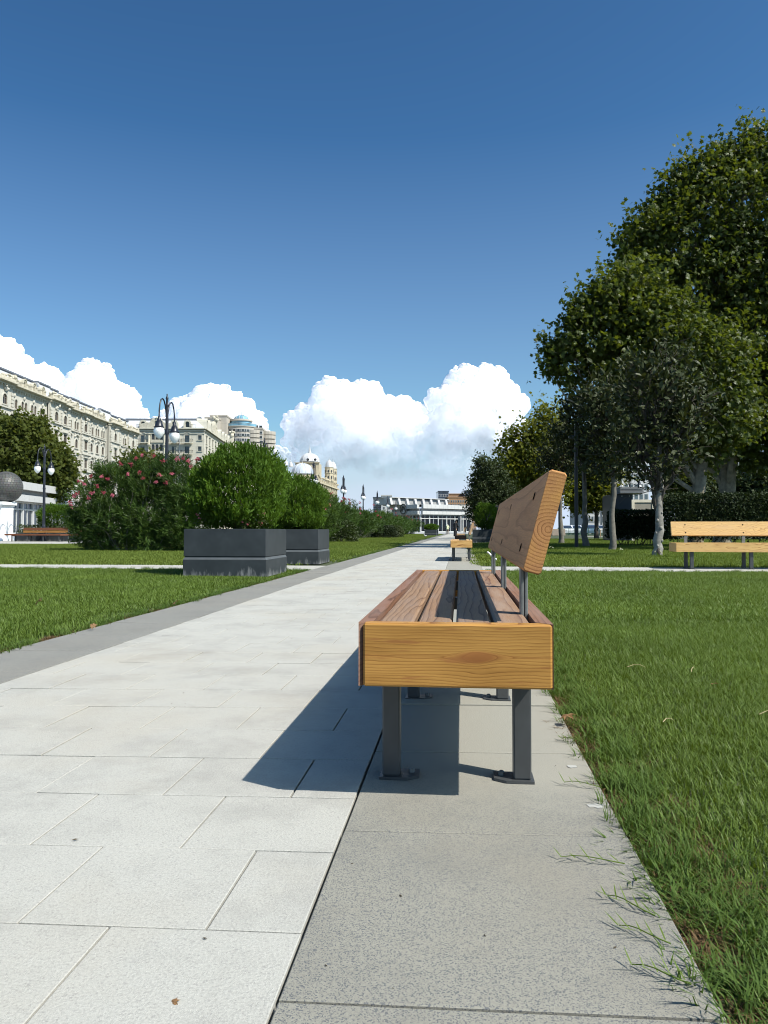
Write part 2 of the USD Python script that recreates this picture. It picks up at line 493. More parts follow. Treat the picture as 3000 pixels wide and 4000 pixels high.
def cumulus(name, label, blobs, D, h, seed, fade, group="cumulus clouds over the horizon", kids=(70, 12), noise=.6):
    """blobs: (x, y, r) in photo pixels on a plane D away; grown outwards by smaller and smaller puffs"""
    rng = np.random.default_rng(seed)
    S = []
    for px, py, r in blobs:
        c = at(px, py, D); R0 = r * D / 3000
        c[1] += rng.uniform(-.3, .5) * R0
        S.append((*c, R0))
        for _ in range(kids[0]):
            n = rng.normal(size=3); n /= np.linalg.norm(n)
            if n[1] > .5 or n[2] < -.6:
                continue
            r1 = R0 * rng.uniform(.14, .5) ** 1.0; c1 = c + n * (R0 * .97 - r1 * .2)
            S.append((*c1, r1))
            for _ in range(kids[1]):
                m = n * .5 + rng.normal(size=3); m /= np.linalg.norm(m)
                r2 = r1 * rng.uniform(.2, .55)
                c2 = c1 + m * (r1 - r2 * .15)
                S.append((*c2, r2))
                if r2 > 2.5 * h:
                    for _ in range(5):
                        o = m * .5 + rng.normal(size=3); o /= np.linalg.norm(o)
                        r3 = r2 * rng.uniform(.2, .4)
                        S.append((*(c2 + o * (r2 - r3 * .3)), r3))
    S = np.array(S)
    lo = (S[:, :3] - S[:, 3:]).min(0) - 4 * h; hi = (S[:, :3] + S[:, 3:]).max(0) + 4 * h
    lo[2] = max(lo[2], 5)
    n = np.ceil((hi - lo) / h).astype(int)
    d = np.full(n, 9e9, np.float32)
    for x, y, z, r in S:
        p = np.array([x, y, z])
        i0 = np.clip(np.floor((p - r - 3 * h - lo) / h).astype(int), 0, n); i1 = np.clip(np.ceil((p + r + 3 * h - lo) / h).astype(int), 0, n)
        if (i1 <= i0).any():
            continue
        g = [lo[k] + h * np.arange(i0[k], i1[k]) - p[k] for k in range(3)]
        dd = np.sqrt(g[0][:, None, None] ** 2 + g[1][None, :, None] ** 2 + g[2][None, None, :] ** 2) - r
        v = d[i0[0]:i1[0], i0[1]:i1[1], i0[2]:i1[2]]
        np.minimum(v, dd, out=v)
    near_ = np.abs(d) < 4 * h
    P = np.argwhere(near_) * h + lo
    d[near_] += (meshkit.fbm(P / (h * 9), 3, seed) - .5) * h * 4 * noise
    d = np.minimum(d, 4 * h)
    v, f = surface_nets(d, lo, h)
    return MB().add(v, f).build(name, M["cloud"], smooth=True, label=label, cat="cloud", group=group)


M["cloud"] = mat("cloud_white", {
    "g": ("geometry", {}), "s": ("separate_xyz", {}), "n": ("noise_texture", {"scale": .0035, "detail": 6.0, "roughness": .6}),
    "e": ("map_range", {"from_min": 300.0, "from_max": 960.0, "to_min": -.35, "to_max": 1.1}), "a": ("math", {"math_type": "multiply_add", "value2": 1.5, "value3": -.75}), "o": ("math", {"math_type": "add", "use_clamp": True}),
    "p": ("principled_bsdf", {"base_color": (.74, .74, .75), "roughness": 1.0, "specular_ior_level": 0.0, "subsurface_weight": 1.0, "subsurface_scale": 150.0, "subsurface_radius": (1.0, 1.0, 1.0), "subsurface_method": "random_walk"}),
    "t": ("transparent_bsdf", {}), "m": ("mix_closure", {}),
}, [("g.position", "s.vector"), ("s.z", "e.value"), ("g.position", "n.vector"), ("n.fac", "a.value1"), ("a.value", "o.value1"), ("e.result", "o.value2"), ("o.value", "m.fac"), ("t.BSDF", "m.closure1"), ("p.BSDF", "m.closure2")], surface="m.closure")

cumulus("cumulus_cloud", "big white cumulus cloud with two towers above the domed pavilion end of the path", [
    (1330, 1590, 95), (1290, 1640, 75), (1220, 1690, 90), (1360, 1720, 170), (1480, 1640, 75), (1560, 1650, 80), (1180, 1660, 60), (1610, 1720, 110), (1480, 1800, 170),
    (1815, 1490, 55), (1905, 1500, 65), (1785, 1580, 90), (1905, 1600, 110), (1965, 1620, 70), (1835, 1680, 120), (1760, 1680, 60), (1945, 1720, 100), (1730, 1780, 140), (1300, 1830, 130), (1880, 1820, 130), (1600, 1870, 120)], 6000, 7.5, 3, None)
cumulus("cumulus_cloud", "long white cumulus bank rising behind the ornate beige building at the left", [
    (-60, 1438, 110), (40, 1458, 80), (130, 1528, 90), (-40, 1538, 120), (230, 1578, 70), (380, 1528, 85), (300, 1568, 75), (450, 1608, 90), (530, 1678, 70), (350, 1678, 110), (180, 1658, 100), (40, 1638, 120), (480, 1758, 100), (250, 1768, 100), (-120, 1598, 140)], 5600, 7.0, 5, None)
cumulus("cumulus_cloud", "rounded white cumulus cloud behind the twin globe lamp and the blue domed tower", [
    (850, 1578, 60), (780, 1588, 55), (900, 1598, 55), (720, 1638, 70), (950, 1648, 65), (840, 1668, 110), (1000, 1678, 40), (650, 1708, 80), (1010, 1748, 60), (930, 1788, 110), (760, 1788, 120), (1080, 1838, 70), (1150, 1878, 60)], 6400, 7.5, 8, None)
# ------------------------------------------------------------------ benches
BL, BW, BH, BZ = 2.60, .484, .467, .307       # length, width, seat top, underside

wr = (.30, .19, .135)
PINK = [(.265, .168, .103), (.255, .158, .094), (.24, .155, .098), (.26, .155, .092)]


def make_end_wood(name, xk, zk, gold=(.40, .208, .052), line=(.21, .09, .018)):
    """board with flat lines that part around a knot"""
    nodes = {
        "t": ("texture_coordinate", {}), "s": ("separate_xyz", {}),
        "mm": ("mapping", {"scale": (2.0, 1.0, 10.0)}), "n": ("noise_texture", {"scale": 1.0, "detail": 1.0, "roughness": .4}),
        "wz": ("math", {"math_type": "multiply_add", "value2": .022, "value3": -.011 - zk}),
        "u": ("math", {"math_type": "add"}),
        "dx": ("math", {"math_type": "subtract", "value2": xk}), "dx1": ("math", {"math_type": "multiply", "value2": 22.0}),
        "dx2": ("math", {"math_type": "multiply"}), "ne": ("math", {"math_type": "multiply", "value2": -1.0}), "ex": ("math", {"math_type": "exponent"}),
        "aa": ("math", {"math_type": "multiply", "value2": .0145 ** 2}),
        "uu": ("math", {"math_type": "multiply"}), "df": ("math", {"math_type": "subtract"}), "ab": ("math", {"math_type": "absolute"}), "sq": ("math", {"math_type": "sqrt"}),
        "k": ("math", {"math_type": "multiply", "value2": 125.0}),
        "pn": ("noise_texture", {"scale": 3.4, "detail": 2.0}), "pa": ("math", {"math_type": "multiply_add", "value2": 3.2}),
        "fr": ("math", {"math_type": "fraction"}),
        "rr": ("rgb_ramp", {"ramp": [(0, gold), (.5, tuple(np.array(gold) * .93)), (.82, tuple(np.array(gold) * .80)), (.93, line), (.97, line), (1, gold)]}),
        "kn": ("map_range", {"from_min": .00004, "from_max": -.00012, "to_min": 0.0, "to_max": .85, "clamp": True}),
        "km": ("mix_color", {"b": (.26, .10, .03)}),
        "kr": ("math", {"math_type": "multiply", "value2": 420.0}),
        "ms": ("mapping", {"scale": (1.3, 1.0, 7.0)}), "sn": ("noise_texture", {"scale": 3.0, "detail": 5.0}),
        "sr": ("rgb_ramp", {"ramp": [(.3, (.80, .74, .66)), (.65, (1.1, 1.1, 1.1))]}),
        "mu": ("mix_color", {"blend_type": "multiply", "fac": 1.0, "use_clamp": False}),
        "rn": ("mapping", {"scale": (1.6, 1.0, 16.0), "location": (1.1, 0, .35)}), "rv": ("noise_texture", {"scale": 4.0, "detail": 4.0}),
        "rm": ("map_range", {"from_min": .60, "from_max": .68, "to_min": 0.0, "to_max": .7, "clamp": True}), "rx": ("mix_color", {"b": (.27, .11, .035)}),
        "b": ("bump", {"strength": .2, "distance": .001}),
        "p": ("principled_bsdf", {"roughness": .55, "specular_ior_level": .22}),
    }
    links = [("t.object", "s.vector"), ("t.object", "mm.vector"), ("mm.vector", "n.vector"), ("n.fac", "wz.value1"), ("s.z", "u.value1"), ("wz.value", "u.value2"),
             ("s.x", "dx.value1"), ("dx.value", "dx1.value1"), ("dx1.value", "dx2.value1"), ("dx1.value", "dx2.value2"), ("dx2.value", "ne.value1"), ("ne.value", "ex.value1"), ("ex.value", "aa.value1"),
             ("u.value", "uu.value1"), ("u.value", "uu.value2"), ("uu.value", "df.value1"), ("aa.value", "df.value2"), ("df.value", "ab.value1"), ("ab.value", "sq.value1"), ("sq.value", "k.value1"),
             ("ms.vector", "pn.vector"), ("pn.fac", "pa.value1"), ("k.value", "pa.value3"), ("pa.value", "fr.value1"), ("fr.value", "rr.fac"),
             ("df.value", "kn.value"), ("kn.result", "km.fac"), ("rr.color", "km.a"),
             ("t.object", "rn.vector"), ("rn.vector", "rv.vector"), ("rv.fac", "rm.value"), ("rm.result", "rx.fac"), ("km.result", "rx.a"),
             ("t.object", "ms.vector"), ("ms.vector", "sn.vector"), ("sn.fac", "sr.fac"), ("rx.result", "mu.a"), ("sr.color", "mu.b"), ("mu.result", "p.base_color"),
             ("fr.value", "b.height"), ("b.normal", "p.normal")]
    return mat(name, nodes, links)


M["end_board"] = make_end_wood("golden_end_board", .055, .385)
M["end_board_pale"] = make_end_wood("pale_end_board", -.05, .36, gold=(.60, .36, .13), line=(.33, .16, .05))
GREYB = (.22, .165, .135)
M["slat0"] = wood("weathered_slat_a", "y", (-.11, 0, .42), PINK[0], (.095, .05, .03), ring=75, grey=GREYB, grey_amt=.75, seed=1.3)
M["slat1"] = wood("weathered_slat_b", "y", (-.02, 0, .435), PINK[1], (.09, .048, .03), ring=70, grey=GREYB, grey_amt=.7, seed=2.9)
M["slat2"] = wood("weathered_slat_c", "y", (.10, 0, .40), PINK[2], (.09, .05, .035), ring=72, grey=(.19, .16, .15), grey_amt=.6, seed=4.1)
M["slat3"] = wood("weathered_slat_d", "y", (.15, 0, .44), PINK[3], (.10, .042, .026), ring=60, grey=(.30, .24, .2), grey_amt=.5, seed=6.0)
M["side_board"] = wood("side_board_brown", "y", (-.20, 0, .25), (.21, .11, .07), (.09, .045, .028), ring=80, grey=(.22, .16, .14), grey_amt=.5, seed=7.7)
M["back_board"] = wood("back_board_brown", "y", (.40, 0, .70), (.60, .28, .115), (.42, .18, .07), ring=70, wobble=.010, grey=(.44, .20, .085), grey_amt=.5, seed=3.3, stretch=.07)
M["back_end"] = wood("back_board_end_grain", "y", (.232, 0, .70), (.40, .195, .078), (.12, .042, .015), ring=110, wobble=.004, grey=(.55, .30, .07), grey_amt=.4, seed=3.3, stretch=1.0)
M["pale_board"] = wood("pale_board", "y", (-.15, 0, .40), (.62, .395, .155), (.36, .19, .07), ring=45, wobble=.02, grey=(.52, .33, .15), grey_amt=.5, seed=9.1, stretch=.25)
M["pale_back"] = wood("pale_back_board", "y", (.24, 0, .74), (.62, .40, .165), (.36, .20, .08), ring=40, wobble=.03, grey=(.50, .34, .2), grey_amt=.4, seed=11.0, stretch=.35)
M["tan_board"] = wood("tan_board", "y", (-.15, 0, .42), (.50, .33, .18), (.28, .16, .08), ring=60, wobble=.02, grey=(.4, .28, .18), grey_amt=.5, seed=5.1)


def bench(name, label, loc, rz, looks, group=None, screws=True):
    """looks: slats(4), side, end, back, back_end; local frame: near end at y = 0, seat faces -x"""
    t = thing(name, label, "bench", loc, rz, group)
    hw = BW / 2; tp = .044
    for y0, y1 in ((0, tp), (BL - tp, BL)):
        MB().box(-hw + .012, hw - .003, y0, y1, BZ, BH - .001, .005).build("end_board", looks[5], t)
    for x0, x1 in ((-hw, -hw + .034), (hw - .04, hw)):
        b = MB()
        zt = BH
        o = .006
        # mitred top corner where the side board meets the end board
        xi = x1 if x0 < 0 else x0; xo = x0 if x0 < 0 else x1
        ya = [(xo, .004), (xi, tp + .002), (xi, BL - tp - .002), (xo, BL - .004)]
        poly = Polygon(ya)
        b.prism(poly, BH - BZ, o=(0, 0, BZ))
        sx = 1 if xo > 0 else -1
        b.build("side_board", looks[4], t)
    xa, xb = -hw + .034, hw - .04
    w = (xb - xa - 5 * .011) / 4
    for k in range(4):
        x0 = xa + .011 + k * (w + .011)
        MB().box(x0, x0 + w, tp + .004, BL - tp - .004, BH - .045, BH - .003 - (.002 if k == 1 else 0), .006).build("seat_slat", looks[k], t)
    for y in (.275, 1.295, 2.315):
        MB().box(-hw + .035, hw - .042, y - .03, y + .03, BH - .095, BH - .047).build("cross_rail", M["steel"], t)
        for x, side in ((-.182, 1), (.184, -1)):
            lg = MB().box(x - .0245, x + .0245, y - .03, y + .03, .008, BH - .097, .004).build("leg", M["steel"], t)
            p = Polygon([(-.032, -.042), (.045, -.042), (.078, -.02), (.078, .042), (-.032, .042)])
            if side < 0:
                p = shapely.affinity.scale(p, -1, 1, origin=(0, 0))
            MB().prism(p, .0075, o=(x, y, .0005)).build("foot_plate", M["steel"], lg)
            MB().lathe([(.009, .008), (.009, .017), (.005, .02), (.0001, .02)], c=(x + side * .056, y + .012, 0), n=6).build("bolt", M["galv"], lg)
        px = .186
        po = MB().box(px - .005, px + .004, y - .028, y + .028, BH - .1, .612, .002).box(px + .006, px + .015, y - .028, y + .028, BH - .1, .612, .002)
        po.box(px + .012, px + .030, y - .026, y + .026, .60, .63, .002)
        po.build("back_post", M["galv"], t)
    # backrest: a thick board leaning back
    lean = math.atan2(.068, .256)
    c0 = np.array([.170, 0, .597])
    u = np.array([math.sin(lean), 0, math.cos(lean)]); nrm = np.array([math.cos(lean), 0, -math.sin(lean)])
    H, T = .266, .046
    y0, y1 = .035, BL - .035
    e = .006
    prof = [(0, e), (e, 0), (T - e, 0), (T, e), (T, H - e), (T - e, H), (e, H), (0, H - e)]
    pts = np.array([c0 + nrm * a + u * b_ for a, b_ in prof])
    m = MB()
    va = pts + [0, y0 + .004, 0]; vb = pts + [0, y1 - .004, 0]
    m.add(np.vstack([va, vb]), [(k, 8 + k, 8 + (k + 1) % 8, (k + 1) % 8) for k in range(8)])
    br = m.build("backrest", looks[6], t)
    for ye, s in ((y0, 1), (y1, -1)):
        cen = pts.mean(0)
        pin = cen + (pts - cen) * .97
        vv = np.vstack([pts + [0, ye + s * .0041, 0], pin + [0, ye, 0]])
        q = [(k, (k + 1) % 8, 8 + (k + 1) % 8, 8 + k) for k in range(8)]
        cap = [(8, 8 + k, 8 + k + 1) for k in range(1, 7)]
        if s > 0:
            q = [x for x in q]; ff = np.array(q)
        ff = np.vstack([np.array(q)[:, [0, 1, 2]], np.array(q)[:, [0, 2, 3]], np.array(cap)])
        if s < 0:
            ff = ff[:, ::-1]
        MB().add(vv, ff).build("end_grain", looks[7], br)
    if screws:
        for y in (.275, 1.295, 2.315):
            for hgt in (.055, .205):
                p = c0 + u * hgt - nrm * .001 + np.array([0, y, 0])
                s = MB().lathe([(.0125, 0), (.0125, .0009), (.0001, .0009)], n=10)
                s.moved(np.stack([np.array([0, 1.0, 0]), u, -nrm], 1), p).build("screw", M["screw"], br)
    return t


BX = -.016
near = bench("park_bench", "large wooden bench in the foreground with golden end board and tilted brown backrest", (BX, 1.925, 0), 0,
             [M["slat0"], M["slat1"], M["slat2"], M["slat3"], M["side_board"], M["end_board"], M["back_board"], M["back_end"]])
# ------------------------------------------------------------------ lawns
M["lawn"] = plain("lawn_earth", (.040, .052, .018), rough=.95, var=.35, scale=1.2, bump=.5, bscale=30)
M["grass"] = leaf("grass_blades", [(0, (0.0845, 0.131, 0.0216)), (.2, (0.115, 0.175, 0.0288)), (.45, (0.177, 0.232, 0.0408)), (.65, (0.253, 0.27, 0.06)), (.8, (0.368, 0.301, 0.096)), (.92, (0.522, 0.364, 0.156)), (1, (0.736, 0.502, 0.264))], trans=.3, rough=.5, spec=.3, hue_scale=.8)
M["grass_dry"] = leaf("grass_dry", [(0, (.06, .11, .02)), (.3, (.10, .15, .03)), (.5, (.15, .16, .05)), (.62, (.12, .085, .04)), (.8, (.28, .21, .10)), (1, (.46, .36, .19))], trans=.25, rough=.6, spec=.2)
M["thatch"] = leaf("thatch", [(0, (.10, .065, .03)), (.35, (.16, .105, .05)), (.7, (.27, .19, .09)), (1, (.40, .30, .16))], trans=.15, rough=.7, spec=.15)
M["far_grass"] = leaf("far_grass", [(0, (0.102, 0.15, 0.0264)), (.4, (0.157, 0.2, 0.0408)), (.8, (0.267, 0.25, 0.072)), (1, (0.439, 0.3, 0.12))], trans=.3, rough=.6, spec=.15, hue_scale=.15)


def blades(n, R, hmin, hmax, w, rng, bend=.5, flat=0.0):
    a = rng.uniform(0, 2 * np.pi, n); r = R * np.sqrt(rng.uniform(0, 1, n))
    base = np.stack([r * np.cos(a), r * np.sin(a), np.zeros(n)], 1)
    g = rng.uniform(0, 2 * np.pi, n)
    out = np.stack([np.cos(g), np.sin(g), np.zeros(n)], 1); side = np.stack([-np.sin(g), np.cos(g), np.zeros(n)], 1)
    L = rng.uniform(hmin, hmax, n)[:, None]; k = np.abs(rng.normal(bend, .3, n))[:, None] + flat
    up = np.array([0, 0, 1.0])
    d1 = up + out * k * .45; d1 /= np.linalg.norm(d1, axis=1, keepdims=True)
    d2 = up + out * (k * 1.8); d2 /= np.linalg.norm(d2, axis=1, keepdims=True)
    W = (w * rng.uniform(.6, 1.2, n))[:, None]
    m = base + d1 * L * .5
    tip = m + d2 * L * .5
    v = np.stack([base - side * W / 2, base + side * W / 2, m - side * W * .42, m + side * W * .42, tip], 1).reshape(-1, 3)
    o = (np.arange(n) * 5)[:, None, None]
    f = (np.array([(0, 1, 3), (0, 3, 2), (2, 3, 4)])[None] + o).reshape(-1, 3)
    return v, f


def instancer(name, protos, P, rot, scale, which, label, cat, kind="stuff", parent=None):
    pp = pathof(parent) + "/" + numbered(pathof(parent), name)
    pi = UsdGeom.PointInstancer.Define(stage, pp)
    for k, (pn, (v, f), m) in enumerate(protos):
        q = usdkit.mesh(stage, f"{pp}/{numbered(pp, pn)}", (v, f), m)
        pi.CreatePrototypesRel().AddTarget(q.GetPath())
    pi.CreateProtoIndicesAttr(Vt.IntArray.FromNumpy(np.asarray(which, np.int32)))
    pi.CreatePositionsAttr(Vt.Vec3fArray.FromNumpy(np.asarray(P, np.float32)))
    h = np.asarray(rot) / 2
    pi.CreateOrientationsAttr(Vt.QuathArray([Gf.Quath(float(math.cos(x)), 0.0, 0.0, float(math.sin(x))) for x in h]))
    pi.CreateScalesAttr(Vt.Vec3fArray.FromNumpy(np.asarray(scale, np.float32)))
    return tag(pi, label, cat, kind=kind)


sheet("ground", -700, 700, -60, 2600, -.14, M["lawn"])
for nm, x0, x1, y0, y1, lab in (("right_lawn", XR + .004, 60.0, -4.0, CW0 - .004, "lawn right of the near bench, in front of the cross walkway"), ("right_lawn", XR + .004, 60.0, CW1 + .004, YEND, "lawn right of the path beyond the cross walkway, under the trees"),
                                ("left_lawn", -60.0, XG - .004, -4.0, CW0 - .004, "lawn left of the path in front of the dark planters"), ("left_lawn", -60.0, XG - .004, CW1 + .004, YEND, "lawn left of the path behind the cross walkway")):
    MB().box(x0, x1, y0, y1, -.12, -.016).build(nm, M["lawn"], kind="structure", label=lab)

grng = np.random.default_rng(21)
near_protos = [("grass_patch", blades(300, .17, .02, .062, .0036, grng, .85), M["grass"]) for _ in range(5)] + [("tall_patch", blades(60, .17, .04, .085, .0042, grng, 1.1), M["grass"]) for _ in range(2)] + [("straw_patch", blades(70, .17, .02, .06, .0028, grng, 1.2, 1.2), M["grass_dry"])]
mid_protos = [("grass_patch", blades(420, .36, .025, .065, .0075, grng, .9), M["grass"]) for _ in range(4)] + [("straw_patch", blades(160, .36, .02, .06, .0062, grng, 1.1, .8), M["grass_dry"])]
far_protos = [("grass_patch", blades(700, .95, .03, .085, .018, grng, .6), M["far_grass"]) for _ in range(3)]
edge_protos = [("edge_tuft", blades(90, .055, .02, .075, .0032, grng, .7, .3), M["grass_dry"]) for _ in range(2)] + [("thatch", blades(110, .06, .012, .05, .0028, grng, 1.5, 1.6), M["thatch"]) for _ in range(2)]


def fov(x, y, extra):
    lo = -.615 * y - extra; hi = .425 * y + extra
    return (x > lo) & (x < hi)


def grid(x0, x1, y0, y1, s, m=.12, extra=.6):
    X, Y = np.meshgrid(np.arange(x0 + m, x1 - m + 1e-6, s), np.arange(y0 + m, y1 - m + 1e-6, s))
    X, Y = X.ravel(), Y.ravel()
    k = fov(X, Y, extra)
    X, Y = X[k], Y[k]
    j = s * .35
    return np.clip(X + grng.uniform(-j, j, len(X)), x0 + m, x1 - m), np.clip(Y + grng.uniform(-j, j, len(Y)), y0 + m, y1 - m)


def lay(name, regions, protos, s, m, label, z=-.016, extra=.6, smin=.75, smax=1.25, tallprob=0.0):
    xs, ys = zip(*[grid(*r, s, m, extra) for r in regions])
    x, y = np.concatenate(xs), np.concatenate(ys)
    n = len(x)
    sc = grng.uniform(smin, smax, n) * (.8 + .5 * meshkit.noise(np.stack([x * .8, y * .8, x * 0], 1), 4))
    return instancer(name, protos, np.stack([x, y, np.full(n, z)], 1), grng.uniform(0, 6.28, n), np.stack([np.ones(n), np.ones(n), sc], 1), grng.integers(0, len(protos), n), label, "grass")


lay("lawn_grass", [(XR, 4.5, .55, 6.2)], near_protos, .105, .185, "long green grass of the near right lawn beside the slab strip", extra=1.6, smin=.62, smax=1.1)
lay("lawn_grass", [(XR, 10.5, 6.0, CW0), (2.6, 7.0, .8, 6.0)], mid_protos, .20, .30, "green grass of the right lawn in front of the pale walkway", extra=3.0, smin=.8, smax=1.3)
lay("lawn_grass", [(-11.5, XG, .8, CW0)], mid_protos, .19, .31, "green grass of the left lawn in front of the dark planters", extra=2.6, smin=.8, smax=1.35)
lay("lawn_grass", [(-33, XG, CW1, 36.0), (XR, 22, CW1, 60.0), (-9, XG, 36.0, 128.0)], far_protos, .62, .75, "grass of the lawns beyond the cross walkway", extra=2.0, smin=.7, smax=1.2)


def edge(name, x, y0, y1, side, s, label, n_rows=2):
    P = []
    for r in range(n_rows):
        y = np.arange(y0, y1, s); P.append(np.stack([x + side * (.030 + r * .042) + grng.uniform(-.03, .03, len(y)), y + grng.uniform(-.03, .03, len(y)), np.full(len(y), -.016)], 1))
    P = np.vstack(P); n = len(P)
    return instancer(name, edge_protos, P, grng.uniform(0, 6.28, n), np.stack([grng.uniform(.8, 1.3, n)] * 2 + [grng.uniform(.6, 1.2, n)], 1), grng.integers(0, 4, n), label, "grass")


edge("edge_grass", XR, .6, CW0, 1, .045, "ragged half dry grass hanging over the right edge of the slab strip", 4)
edge("edge_grass", XG, 1.0, CW0, -1, .06, "ragged half dry grass along the granite border of the left lawn", 2)
edge("edge_grass", XG, 16.8, 48, -1, .12, "dry grass along the granite border beyond the second planter", 2)
P = []
for y, lo, hi in ((CW0 - .05, -14, XG - .2), (CW0 - .05, XR + .1, 7), (CW1 + .05, XR + .1, 8)):
    x = np.arange(lo, hi, .07); P.append(np.stack([x, y + grng.uniform(-.05, .05, len(x)), np.full(len(x), -.016)], 1))
P = np.vstack(P); n = len(P)
instancer("edge_grass", edge_protos, P, grng.uniform(0, 6.28, n), np.stack([grng.uniform(.9, 1.4, n)] * 2 + [grng.uniform(.7, 1.5, n)], 1), grng.integers(0, 4, n), "grass blades along the edges of the cross walkway", "grass")

# runners of couch grass creeping out over the slabs
for px, py, ang, L in ((2440, 3385, 175, .13), (2560, 3590, 140, .10), (2620, 3700, 150, .09), (2350, 3085, 165, .10), (2275, 2905, 160, .07), (2700, 3860, 155, .09)):
    g0 = ground(px, py); b = MB(); a = math.radians(ang); d = np.array([math.cos(a), math.sin(a), 0])
    q = np.array([-d[1], d[0], 0])
    pts = [g0 + d * L * t + q * .008 * math.sin(5 * t) + [0, 0, .006 + .010 * math.sin(3.1 * t)] for t in np.linspace(0, 1, 6)]
    b.tube(pts, np.linspace(.0014, .0008, 6), 5)
    for k in range(9):
        t = k / 9 + .1; o = g0 + d * L * t + [0, 0, .010]
        w = d * .6 + q * (1 if k % 2 else -1) * grng.uniform(.3, .9) + np.array([0, 0, grng.uniform(.1, .7)]); w /= np.linalg.norm(w)
        s_ = np.cross(w, [0, 0, 1.0]); l = grng.uniform(.02, .045)
        b.add([o - s_ * .0013, o + s_ * .0013, o + w * l * .5 + s_ * .0016, o + w * l * .5 - s_ * .0016, o + w * l], [(0, 1, 2), (0, 2, 3), (3, 2, 4)])
    lab = "couch grass runner on the granite slabs, " + {2440: "the longest one", 2560: "second from the front joint", 2620: "with the widest leaf pair low at the front", 2350: "just in front of the bird dropping", 2275: "beside the right bench leg", 2700: "nearest to the bottom edge"}[px]
    b.build("grass_runner", M["grass"], label=lab, cat="grass")
# ------------------------------------------------------------------ foliage tools
PLANE_V = np.array([(.42, 0, 0), (0, 0, 0), (.16, .46, -.07), (.40, .27, .0), (.66, .45, -.06), (.66, .16, .0), (1, 0, -.10), (.66, -.16, 0), (.66, -.45, -.06), (.40, -.27, 0), (.16, -.46, -.07)])
PLANE_F = np.array([(0, k, k + 1) for k in range(1, 10)] + [(0, 10, 1)])
OVAL_V = np.array([(0, 0, 0), (.32, .23, .06), (.72, .19, .05), (1, 0, -.05), (.72, -.19, .05), (.32, -.23, .06), (.5, 0, 0)])
OVAL_F = np.array([(6, k, (k + 1) % 6) for k in range(6)])
LANCE_V = np.array([(0, 0, 0), (.38, .085, .03), (1, 0, -.08), (.38, -.085, .03)])
LANCE_F = np.array([(0, 1, 2), (0, 2, 3)])
SMALL_V = np.array([(0, 0, 0), (.42, .30, .06), (1, 0, -.04), (.42, -.30, .06)])
SMALL_F = LANCE_F
SPRAY_V = np.array([(0, 0, 0), (.45, .17, .03), (.62, .05, 0), (.80, .15, .02), (1, 0, 0), (.80, -.15, .02), (.62, -.05, 0), (.45, -.17, .03)])
SPRAY_F = np.array([(0, 1, 2), (2, 3, 4), (0, 2, 6), (2, 4, 6), (6, 4, 5), (0, 6, 7)])


def unit(v):
    return v / (np.linalg.norm(v, axis=-1, keepdims=True) + 1e-9)


def leaves(P, T, N, S, V_, F_):
    T = unit(T); W = unit(np.cross(N, T)); N = np.cross(T, W)
    S = np.asarray(S)[:, None, None]
    v = P[:, None] + S * (V_[None, :, 0:1] * T[:, None] + V_[None, :, 1:2] * W[:, None] + V_[None, :, 2:3] * N[:, None])
    f = F_[None] + (np.arange(len(P)) * len(V_))[:, None, None]
    return v.reshape(-1, 3), f.reshape(-1, 3)


def in_blobs(blobs, n, rng, shell=.55):
    """points in the blobs (centre, radii), denser towards the outside; the outward direction comes with each"""
    vol = np.array([np.prod(b[1]) ** (2 / 3) for b in blobs]); k = rng.choice(len(blobs), n, p=vol / vol.sum())
    d = unit(rng.normal(size=(n, 3)))
    r = rng.uniform(shell ** 3, 1, n) ** (1 / 3)
    lump = .62 + .75 * meshkit.fbm(d * 2.6 + k[:, None] * 7.3, 2, 3)
    C = np.array([b[0] for b in blobs])[k]; Rr = np.array([b[1] for b in blobs])[k]
    return C + d * Rr * (r * lump)[:, None], d


def px_blobs(lst, Y, depth=1.0):
    out = []
    for b in lst:
        px, py, r = b[:3]; y = Y + (b[3] if len(b) > 3 else 0)
        c = at(px, py, y); rr = r * y / 3000
        out.append((c, np.array([rr, rr * depth, rr * (b[4] if len(b) > 4 else 1)])))
    return out


def limb(b, p0, p1, r0, r1, rng, n=6, sag=.1, sides=6):
    t = np.linspace(0, 1, n)[:, None]; L = np.linalg.norm(np.subtract(p1, p0))
    w = rng.normal(0, .05 * L, (n, 3)) * np.sin(np.pi * t); w[:, 2] += (np.sin(np.pi * t)[:, 0]) * sag * L
    pts = np.asarray(p0) * (1 - t) + np.asarray(p1) * t + w
    b.tube(pts, np.linspace(r0, r1, n), sides)
    return pts


